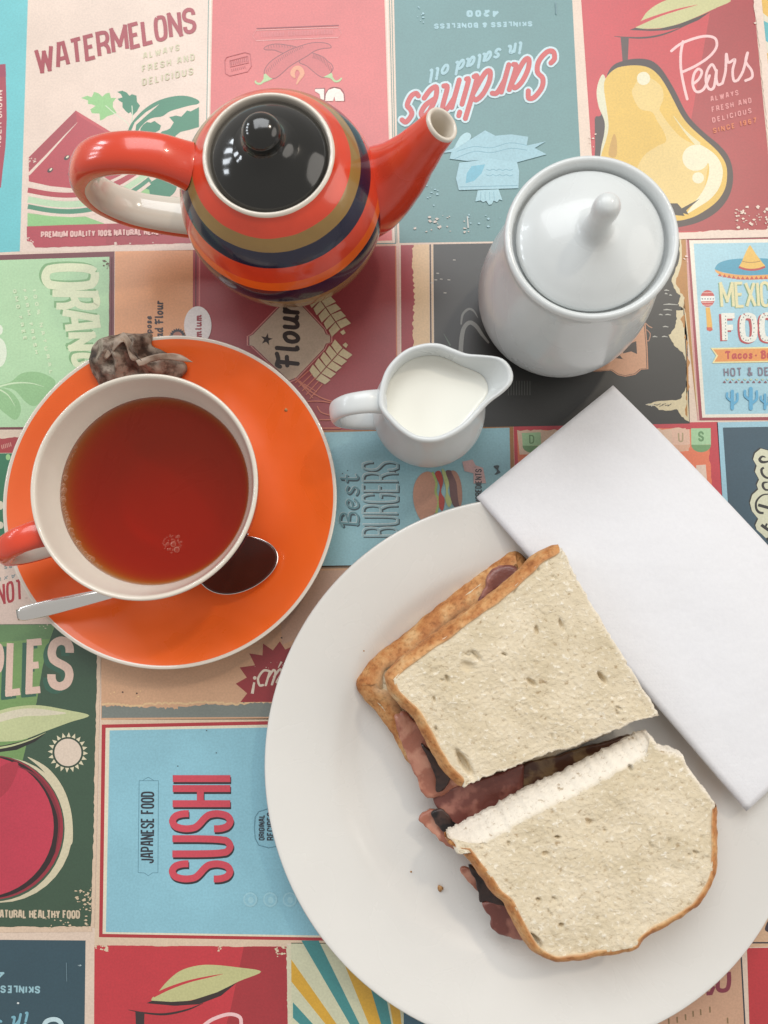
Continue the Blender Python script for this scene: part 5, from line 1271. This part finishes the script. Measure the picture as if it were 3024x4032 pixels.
def inward(pts):
    """unit inward normals of a closed outline"""
    n = len(pts); A = sum(pts[i].x*pts[(i+1) % n].y-pts[(i+1) % n].x*pts[i].y for i in range(n)); out = []
    for i in range(n):
        d = (pts[(i+2) % n]-pts[i-2]); d.normalize(); nn = Vector((-d.y, d.x)); out.append(nn if A > 0 else -nn)
    return out
def slice_of_bread(name, px, K, zt, z0, z1, cut, parent, cut_inset=.0012, pits=(), seed=0, tilt=None, thick_crust=.0012, plate_fit=False, bare=(), lift=.0003):
    """one slice from its measured outline: px points, cut = set of outline spans (pairs of point indices) that were cut by the knife"""
    m = 12
    pts = [Vector(T(q.x, q.y, zt)) for q in cr(K(px), m, True)]
    n = len(pts); L = len(px)
    iscut = [False]*n; insv = [.0010]*n
    for sp_ in cut:
        a, b = sp_[:2]; i = a
        while i != b:
            for k in range(m): iscut[i*m+k] = True; insv[i*m+k] = sp_[2] if len(sp_) > 2 else cut_inset
            i = (i+1) % L
    isbare = [False]*n
    for a, b in bare:
        for i in range(a*m, b*m): isbare[i % n] = True
    nn = inward(pts)
    rnd_ = random.Random(seed)
    for i in range(n):   # the knife tears the crumb, the crust only wobbles
        p_ = pts[i]
        j = (noise.noise(Vector((p_.x*420, p_.y*420, seed)))*.0008+rnd_.uniform(-.00025, .00025)) if iscut[i] else noise.noise(Vector((p_.x*120, p_.y*120, seed+5)))*.0007
        pts[i] = p_+nn[i]*j
    cut_f = [1.0 if c else 0.0 for c in iscut]
    for _ in range(5): cut_f = [(cut_f[i-1]+cut_f[i]*2+cut_f[(i+1) % n])/4 for i in range(n)]
    for _ in range(14): insv = [(insv[i-1]+insv[i]*2+insv[(i+1) % n])/4 for i in range(n)]
    ctr = sum(pts, Vector((0, 0)))/n
    pitw = [(Vector(T(*K(q[:2]), zt)), q[2], q[3], q[4], q[5]) for q in pits]
    rp = random.Random(seed+77)
    for _ in range(12):
        q = pts[rp.randrange(n)]; q = ctr+(q-ctr)*math.sqrt(rp.random())*.93
        pitw.append((q, rp.uniform(.0007, .0018), rp.uniform(.0004, .0008), -55+rp.uniform(-30, 30), rp.uniform(.0010, .0026)))
    def top(p_, s):
        z = z1
        if tilt: z += tilt(p_)
        z += noise.noise(Vector((p_.x*60, p_.y*60, seed)))*.0010+noise.noise(Vector((p_.x*260, p_.y*260, seed)))*.0003+noise.noise(Vector((p_.x*620, p_.y*620, seed)))*.0003
        for c, la, lb, ang, dep in pitw:
            d = p_-c; a = RAD(ang); u = (d.x*math.cos(a)+d.y*math.sin(a))/la; v = (-d.x*math.sin(a)+d.y*math.cos(a))/lb
            g = u*u+v*v
            if g < 6: z -= dep*math.exp(-g*g*.8)
        return z
    vs, fs, mi = [], [], []
    def ring(f): 
        i0 = len(vs)
        for i in range(n): vs.append(f(i))
        return i0
    def off(i, d): return pts[i]+nn[i]*d
    idir = [q.copy() for q in nn]
    for sp_ in cut:
        if len(sp_) > 2 and sp_[2] > .003:
            r0, r1 = sp_[0]*m, sp_[1]*m; av = sum((nn[i] for i in range(r0+m, r1-m)), Vector((0, 0))).normalized()
            for i in range(r0, r1): idir[i] = av
    for _ in range(6): idir = [((idir[i-1]+idir[i]*2+idir[(i+1) % n])/4) for i in range(n)]
    rnd_in = lambda u: .0032*max(0, (u-.45)/.55)**2
    tl = lambda p_: (tilt(p_) if tilt else 0)
    rs = []
    bot = lambda p_: z0+(max(0, plate_z(p_.x, p_.y)-.006) if plate_fit else 0)
    rs.append(ring(lambda i: (*off(i, .0035), bot(off(i, .0035)))))
    rs.append(ring(lambda i: (*off(i, .0012), bot(pts[i])+.0004)))
    S_ = 8
    for k in range(S_+1):
        u = k/S_
        def f(i, u=u):
            c = cut_f[i]
            ins = c*(insv[i]*u)+(1-c)*rnd_in(u)
            jj = noise.noise(Vector((pts[i].x*500, pts[i].y*500, u*9+seed)))*.0005*c
            p_ = pts[i]+idir[i]*(ins+jj); uz_ = u*(1-c)+c*(1-(1-u)**1.7 if insv[i] > .003 else u); zz = bot(pts[i])+.0015+(z1+tl(pts[i])-.0008-(bot(pts[i])+.0015))*uz_
            return (*p_, zz)
        rs.append(ring(f))
    R_ = 84
    edge = [Vector(vs[rs[-1]+i][:2]) for i in range(n)]
    rel = [e_-ctr for e_ in edge]
    ang = [math.atan2(q.y, q.x) for q in rel]; un = [ang[0]]
    for q in ang[1:]:
        d = (q-un[-1]+math.pi) % (2*math.pi)-math.pi; un.append(un[-1]+d)
    sg = 1 if un[-1] > un[0] else -1
    un = [sg*q for q in un]
    for _ in range(60): un = [un[i] if i in (0, n-1) else (un[i-1]+2*un[i]+un[i+1])/4 for i in range(n)]
    rad = [q.length for q in rel]
    for _ in range(3): rad = [(rad[i-1]+2*rad[i]+rad[(i+1) % n])/4 for i in range(n)]
    sm = [ctr+Vector((math.cos(sg*un[i]), math.sin(sg*un[i])))*rad[i] for i in range(n)]
    for k in range(1, R_):
        s = 1-k/R_; w_ = min(1, k/9)
        def f(i, s=s, w_=w_):
            p_ = ctr+(edge[i].lerp(sm[i], w_)-ctr)*s; return (*p_, top(p_, s))
        rs.append(ring(f))
    for j, (a, b) in enumerate(zip(rs, rs[1:])):
        for i in range(n):
            i2 = (i+1) % n; fs.append((a+i, a+i2, b+i2, b+i)); mi.append(1 if (j < 2+S_ and (iscut[i] or iscut[i2])) else 0)
    vs.append((*ctr, top(ctr, 0))); c0 = len(vs)-1
    for i in range(n): fs.append((rs[-1]+i, rs[-1]+(i+1) % n, c0)); mi.append(0)
    vs.append((*ctr, z0)); c1 = len(vs)-1
    for i in range(n): fs.append((rs[0]+(i+1) % n, rs[0]+i, c1)); mi.append(0)
    me = mesh('bread_slice', vs, fs); me.materials.append(M['crumb'])
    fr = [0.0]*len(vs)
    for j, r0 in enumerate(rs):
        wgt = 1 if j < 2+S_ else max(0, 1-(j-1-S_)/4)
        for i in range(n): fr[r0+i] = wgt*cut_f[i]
    at = me.attributes.new('cut_light', 'FLOAT', 'POINT'); at.data.foreach_set('value', fr)
    b = bmesh.new(); b.from_mesh(me); bmesh.ops.recalc_face_normals(b, faces=b.faces); b.to_mesh(me); b.free()
    o = link('bread_slice', me, None, parent)
    # crust: a browned skin round the baked sides, lapping a little over both faces
    run = [i for i in range(n) if not iscut[i]]
    if run:
        st = next((i for i in range(n) if not iscut[i] and iscut[i-1]), 0)
        cnt = len(run); idx = [(st+k) % n for k in range(cnt)]
        slope = max(insv) > .004; endp = pts[idx[-1]]
        closed = cnt == n
        vs, fs = [], []; ns = [q_.copy() for q_ in nn]
        for _ in range(40): ns = [(ns[i_-1]+ns[i_]*2+ns[(i_+1) % n])/4 for i_ in range(n)]
        def sec(i, u):
            e_ = 1 if closed else min(1, u*25, (1-u)*25)
            w = .0003+thick_crust*(.75+.5*noise.noise(Vector((pts[i].x*90, pts[i].y*90, seed+9))))*(.4+.6*e_); zb = bot(pts[i]); zt_ = z1+tl(pts[i])
            lap_ = 1.0
            if slope:     # where the knife cut slants across the corner the crust laps less
                q_ = min(1, (pts[i]-endp).length/.0095); lap_ = q_**2
            h = zt_-zb
            jj = lambda q: noise.noise(Vector((pts[i].x*260, pts[i].y*260, q*7+seed)))*.0004
            hh = zt_-.0008-(zb+.0015)
            o_ = [((.0032+w*1.1)*lap_, zt_-.0010), ((.0032+w)*lap_, zt_+lift*lap_), ((.0032+w*.4)*lap_, zt_+lift*.9*lap_)]
            for q in (.97, .85, .72, .55, .35, .12): o_.append((rnd_in(q)-.0007+jj(q*9)*1.6, zb+.0015+hh*q+.0003))
            return o_+[(.0008, zb+.0003), (.0030, zb-.00004), (.0034, zb+.0006)]
        for k, i in enumerate(idx):
            for d, z in sec(i, k/max(1, cnt-1)): vs.append((*(off(i, min(d, 0))+ns[i]*max(d, 0)), z))
        q = 12
        for k in range(cnt-1 if not closed else cnt):
            k2 = (k+1) % cnt
            for s in range(q-1): fs.append((k*q+s, k2*q+s, k2*q+s+1, k*q+s+1))
        me = mesh('crust', vs, fs); at = me.attributes.new('bake', 'FLOAT', 'POINT'); at.data.foreach_set('value', [min(1, s_/4) for k in range(cnt) for s_ in range(q)]); b = bmesh.new(); b.from_mesh(me); bmesh.ops.recalc_face_normals(b, faces=b.faces); b.to_mesh(me); b.free()
        link('crust', me, M['crust'], o)
    return o

def bacon_mat(name, fat, lean, char, amt):
    t = NT(name)
    n1 = t.tex('ShaderNodeTexNoise', 70, Detail=5, Roughness=.6, Distortion=1.0); n2 = t.tex('ShaderNodeTexNoise', 120, Detail=3)
    r1 = t.ramp(n1.outputs[0], [(.36, lin(lean)), (.5, tuple((a+b)/2 for a, b in zip(lin(lean), lin(fat)))), (.64, lin(fat))])
    cc = t.mix(t.ramp(n2.outputs[0], [(.5-amt*.2, (1, 1, 1)), (.5+.12-amt*.2, (0, 0, 0))]).outputs[0], r1.outputs[0], lin(char))
    t.l(cc, t.b.inputs['Base Color']); return t.set(Roughness=.34, Specular_IOR_Level=.55, Normal=t.bump(n1.outputs[0], .0012, .6))
M['bacon'] = bacon_mat('bacon_pink', (208, 154, 130), (192, 134, 112), (166, 106, 86), .1)
M['bacon_lean'] = bacon_mat('bacon_lean', (168, 114, 98), (146, 92, 82), (118, 68, 60), .1)
M['bacon_char'] = bacon_mat('bacon_charred', (74, 54, 48), (50, 38, 36), (30, 24, 24), .6)
M['toast'] = bacon_mat('greasy_bread', (150, 124, 92), (124, 98, 70), (92, 60, 46), .3)
def rasher(name, px, K, zt, th, mat, parent, wave=.0015, seed=0, tilt=(0, 0), label=None):
    pts = [Vector(T(q.x, q.y, zt)) for q in cr(K(px), 6, True)]
    nn = inward(pts); n = len(pts)
    pts = [p_+nn[i]*noise.noise(Vector((p_.x*300, p_.y*300, seed)))*.0009 for i, p_ in enumerate(pts)]
    ctr = sum(pts, Vector((0, 0)))/n
    vs, fs = [], []
    def zz(p_): return zt+noise.noise(Vector((p_.x*75, p_.y*75, seed)))*wave+(p_.x-ctr.x)*tilt[0]+(p_.y-ctr.y)*tilt[1]
    R_ = 12; rs = []
    def ring(s, dz):
        i0 = len(vs)
        for p_ in pts:
            q = ctr+(p_-ctr)*s; vs.append((q.x, q.y, zz(q)+dz))
        return i0
    for s, dz in ((.94, -th), (.985, -th*.8), (1, -th*.45), (.99, -th*.1)): rs.append(ring(s, dz))
    for k in range(1, R_): rs.append(ring(.97*(1-k/R_), 0))
    for a, b in zip(rs, rs[1:]):
        for i in range(n): fs.append((a+i, a+(i+1) % n, b+(i+1) % n, b+i))
    vs.append((ctr.x, ctr.y, zz(ctr))); c0 = len(vs)-1
    for i in range(n): fs.append((rs[-1]+i, rs[-1]+(i+1) % n, c0))
    fs.append(tuple(rs[0]+i for i in reversed(range(n))))
    o = link(name, fixnormals(mesh(name, vs, fs)), mat, parent)
    if label: o['label'] = label
    return o

K14 = crop(1300, 2000, .84388); K15 = crop(1500, 2700, .91863); K19 = crop(2300, 2500, .43641); K23 = crop(1650, 3000, .36166)
# --- upper half
sc_ = T3(2080, 2660, .006)
h1 = tag(empty('sandwich_half', tuple(sc_)), 'upper bacon sandwich half with square corners, overlapping the paper napkin', 'sandwich', 'two halves of the bacon sandwich')
low = [(125, 820), (158, 762), (235, 680), (330, 612), (500, 468), (680, 330), (830, 212), (885, 205), (925, 245), (1000, 380), (1120, 590), (1230, 790), (1330, 970), (1340, 1040), (1150, 1130), (900, 1225), (700, 1305), (560, 1320), (470, 1290), (390, 1220), (300, 1070), (215, 950), (150, 880)]
slice_of_bread('bread_slice', low, K14, .018, .0063, .0185, [(13, 17)], h1, seed=2, thick_crust=.009, lift=.0022, pits=((865, 262, .003, .002, 30, .004), (800, 320, .006, .004, 50, .006)))
rasher('bacon_rasher', [(300, 985), (318, 955), (360, 960), (500, 1100), (640, 1240), (600, 1300), (520, 1345), (445, 1350), (395, 1240), (330, 1090)], K14, .0245, .004, M['bacon'], h1, seed=3, tilt=(-.05, .02))
rasher('bacon_rasher', [(430, 1100), (520, 1180), (560, 1270), (525, 1322), (495, 1318), (486, 1240), (445, 1150)], K14, .0275, .0025, M['bacon_char'], h1, seed=4, label='charred edge of the rasher')
rasher('bacon_rasher', [(745, 300), (800, 265), (880, 290), (1000, 480), (900, 640), (700, 560), (690, 440), (720, 380)], K14, .0255, .006, M['bacon_lean'], h1, seed=5)
rasher('bacon_rasher', [(380, 720), (600, 520), (900, 620), (1150, 900), (1050, 1080), (800, 1180), (600, 1180), (450, 960)], K14, .0280, .008, M['bacon_lean'], h1, seed=6)
up = [(257, 800), (275, 765), (340, 705), (480, 600), (650, 480), (800, 370), (930, 255), (1010, 190), (1080, 173), (1112, 205), (1160, 310), (1290, 530), (1385, 685), (1480, 840), (1548, 955), (1532, 985), (1430, 1010), (1330, 1055), (1200, 1105), (1120, 1135), (1040, 1150), (930, 1190), (840, 1228), (740, 1262), (650, 1302), (612, 1312), (560, 1262), (470, 1130), (400, 1000), (335, 930), (280, 865)]
slice_of_bread('bread_slice', up, K14, .044, .0300, .0440, [(8, 14, .0014), (14, 25, .0010)], h1, thick_crust=.0016, seed=8, pits=((625, 1190, .0058, .0016, -58, .006), (1275, 795, .0030, .0010, -55, .004), (1082, 545, .0026, .0009, -70, .003), (860, 262, .002, .001, 0, .002), (940, 815, .0026, .0010, -40, .0025), (680, 690, .0035, .0010, -48, .003), (640, 740, .003, .002, -20, .0022), (965, 570, .0018, .001, -80, .0025)), tilt=lambda p_: -.035*(p_.x-.05))
# --- lower half
sc_ = T3(2270, 3350, .006)
h2 = tag(empty('sandwich_half', tuple(sc_)), 'lower bacon sandwich half with a rounded crust and bright cut edge', 'sandwich', 'two halves of the bacon sandwich')
low2 = [(375, 640), (440, 575), (600, 465), (800, 370), (960, 295), (1060, 265), (1180, 330), (1300, 430), (1370, 560), (1370, 760), (1300, 900), (1180, 990), (1050, 1070), (880, 1120), (760, 1130), (680, 1080), (610, 980), (560, 880), (490, 800), (420, 720)]
slice_of_bread('bread_slice', low2, K15, .018, .0063, .0180, [(0, 6)], h2, seed=12, thick_crust=.007, lift=.0022)
rasher('bacon_rasher', [(225, 482), (300, 440), (450, 395), (560, 350), (612, 345), (600, 470), (560, 540), (480, 600), (400, 640), (330, 650), (265, 560)], K15, .0235, .005, M['bacon_lean'], h2, seed=13, tilt=(.02, .03))
rasher('bacon_rasher', [(600, 352), (760, 300), (915, 255), (1050, 215), (1080, 240), (960, 330), (780, 430), (600, 520)], K15, .0210, .004, M['toast'], h2, seed=14, label='browned greasy strip between the halves')
rasher('bacon_rasher', [(160, 572), (240, 530), (300, 600), (360, 680), (340, 705), (300, 695), (262, 672), (200, 612)], K15, .0200, .004, M['bacon'], h2, seed=15)
rasher('bacon_rasher', [(218, 552), (258, 528), (320, 590), (370, 650), (300, 640), (250, 610)], K15, .0232, .003, M['bacon_char'], h2, seed=16, label='charred corner of the rasher')
rasher('bacon_rasher', [(340, 795), (372, 780), (420, 840), (430, 880), (395, 860)], K15, .0180, .003, M['bacon'], h2, seed=17)
rasher('bacon_rasher', [(375, 775), (420, 800), (520, 900), (580, 960), (520, 945), (450, 930), (420, 925), (412, 850)], K15, .0240, .004, M['bacon_char'], h2, seed=18, label='black charred rasher poking out')
rasher('bacon_rasher', [(438, 930), (520, 925), (600, 960), (640, 1060), (600, 1095), (540, 1080), (490, 1060), (470, 1030), (470, 990), (450, 970)], K15, .0235, .005, M['bacon_lean'], h2, seed=19, tilt=(0, .02))
rasher('bacon_rasher', [(420, 720), (600, 600), (900, 430), (1150, 420), (1280, 620), (1250, 850), (1000, 1000), (760, 1030), (600, 940)], K15, .0275, .009, M['bacon_lean'], h2, seed=20)
up2 = [(284, 650), (330, 622), (420, 575), (520, 520), (640, 455), (760, 400), (880, 340), (1000, 275), (1090, 230), (1150, 205), (1190, 235), (1215, 265), (1262, 278), (1310, 300), (1345, 365), (1420, 465), (1450, 520), (1452, 620), (1450, 720), (1444, 800), (1415, 875), (1350, 955), (1240, 1025), (1135, 1080), (1100, 1125), (1040, 1140), (980, 1150), (870, 1168), (780, 1180), (700, 1165), (625, 1105), (590, 1055), (540, 950), (490, 895), (440, 830), (380, 750), (320, 690)]
slice_of_bread('bread_slice', up2, K15, .0405, .0285, .0430, [(0, 9, .0088), (9, 16, .0016)], h2, seed=22, pits=((652, 1072, .0034, .0016, -45, .005), (752, 642, .0012, .0006, -10, .003), (668, 905, .0012, .0008, 0, .003), (765, 1008, .0012, .0008, 0, .003), (700, 712, .0016, .001, 0, .002), (890, 580, .0014, .001, 20, .002)), tilt=lambda p_: -.05*(p_.y+.10)-.02*(p_.x-.06))

# ---- crumbs that fell off
t = NT('loose_crumb'); nz = t.tex('ShaderNodeTexNoise', 900, Detail=3); r1 = t.ramp(nz.outputs[0], [(.35, lin((150, 100, 58))), (.65, lin((206, 164, 112)))]); t.l(r1.outputs[0], t.b.inputs['Base Color']); M['loose'] = t.set(Roughness=.85)
def crumb_obj(px, py, z, r_, label, mat, seed):
    b = bmesh.new(); bmesh.ops.create_icosphere(b, subdivisions=2, radius=r_)
    for v in b.verts: v.co *= 1+.45*noise.noise(v.co/r_*1.3+Vector((seed, 0, 0))); v.co.z = max(-r_*.55, v.co.z*.8)
    me = bpy.data.meshes.new('bread_crumb'); b.to_mesh(me); b.free()
    o = link('bread_crumb', me, mat); x, y = T(px, py, z); o.location = (x, y, z+r_*.5); tag(o, label, 'crumb')
crumb_obj(1733, 3496, .0064, .0015, 'brown bread crumb on the plate left of the lower half', M['loose'], 1)
crumb_obj(1618, 3432, .0066, .0005, 'tiny dark speck of crumb further left on the plate', M['loose'], 2)
crumb_obj(1433, 2563, .0190, .0004, 'tiny crumb on the plate near the upper left crust', M['loose'], 3)
crumb_obj(1128, 1615, .0120, .0011, 'pale crumb on the orange saucer right of the cup', M['loose'], 4)

# ================================================================== paper napkin
t = NT('paper_napkin')
uvn = t.n('ShaderNodeUVMap', uv_map='fold'); sx = t.n('ShaderNodeSeparateXYZ'); t.l(uvn.outputs[0], sx.inputs[0])
def mth(op, a, b=None):
    m = t.n('ShaderNodeMath', operation=op)
    for i, v in enumerate((a, b)):
        if v is None: continue
        if isinstance(v, (int, float)): m.inputs[i].default_value = v
        else: t.l(v, m.inputs[i])
    return m.outputs[0]
su = mth('SINE', mth('MULTIPLY', sx.outputs[0], 2*math.pi/.0022)); sv = mth('SINE', mth('MULTIPLY', sx.outputs[1], 2*math.pi/.0030))
dots = mth('GREATER_THAN', mth('MULTIPLY', su, sv), .55)
eu = mth('LESS_THAN', sx.outputs[0], .020); ev = mth('LESS_THAN', sx.outputs[1], .014)
emb = mth('MULTIPLY', dots, mth('MAXIMUM', eu, ev))
fib = t.tex('ShaderNodeTexNoise', 500, Detail=5, Roughness=.7); soft = t.tex('ShaderNodeTexNoise', 40, Detail=3)
nb = t.bump(fib.outputs[0], .00025, .35); nb = t.bump(soft.outputs[0], .0030, .35, nb)
bb = t.n('ShaderNodeBump', invert=True); bb.inputs['Distance'].default_value = .0004; bb.inputs['Strength'].default_value = .4; t.l(emb, bb.inputs['Height']); t.l(nb, bb.inputs['Normal'])
cc = t.mix(fib.outputs[0], lin((220, 220, 224)), lin((231, 231, 234))); t.l(cc, t.b.inputs['Base Color'])
M['napkin'] = t.set(Roughness=.92, Specular_IOR_Level=.1, Normal=bb.outputs[0])
c0 = Vector(T(1878, 1956, .022)); c1 = Vector(T(2425, 1505, .010)); c2 = Vector(T(2941, 3192, .0245))
eu_ = (c2-c0); LN = eu_.length; eu_.normalize(); ev_ = Vector((-eu_.y, eu_.x)); WN = (c1-c0).dot(ev_)
nap = tag(empty('paper_napkin', (*((c0+c2)/2), .02)), 'folded white paper napkin tucked over the plate rim beside the sandwich', 'napkin')
def nap_z(x, y, u, v):
    d = math.hypot(x-PL[0], y-PL[1])
    q = (d-.132)/.016
    z = .0236-.30*.016*(math.log(1+math.exp(q)) if q < 20 else q)
    z = max(z, .0022+.0012*math.sin(u*30))
    z += .0007*noise.noise(Vector((u*22, v*26, 1)))
    return z
def paper_layer(dz, du, dv, th):
    nu, nv = 70, 34; vs, fs, uvs = [], [], []
    for side in (0, 1):
        for i in range(nu+1):
            for k in range(nv+1):
                u, v = LN*i/nu, WN*k/nv
                q = c0+eu_*(u+du)+ev_*(v+dv); e_ = min(u, LN-u, v, abs(WN-v)); 
                vs.append((q.x, q.y, nap_z(q.x, q.y, u, v)+dz-(th if side else 0)-.0005*math.exp(-e_/.0012)*(0 if side else 1))); uvs.append((u, abs(v)))
    N = (nu+1)*(nv+1)
    for i in range(nu):
        for k in range(nv):
            a = i*(nv+1)+k; fs.append((a, a+nv+1, a+nv+2, a+1)); fs.append((N+a, N+a+1, N+a+nv+2, N+a+nv+1))
    bd_ = [i*(nv+1) for i in range(nu+1)]+[nu*(nv+1)+k for k in range(1, nv+1)]+[i*(nv+1)+nv for i in range(nu-1, -1, -1)]+[k for k in range(nv-1, 0, -1)]
    for a, b in zip(bd_, bd_[1:]+bd_[:1]): fs.append((a, b, N+b, N+a))
    me = mesh('paper_layer', vs, fs); uvl = me.uv_layers.new(name='fold')
    for l in me.loops: uvl.data[l.index].uv = uvs[l.vertex_index]
    b = bmesh.new(); b.from_mesh(me); bmesh.ops.recalc_face_normals(b, faces=b.faces); b.to_mesh(me); b.free()
    link('paper_layer', me, M['napkin'], nap)
paper_layer(.0022, 0, 0, .0007); paper_layer(.0014, .0004, -.0003, .0006); paper_layer(.0007, .0002, .0003, .0006)
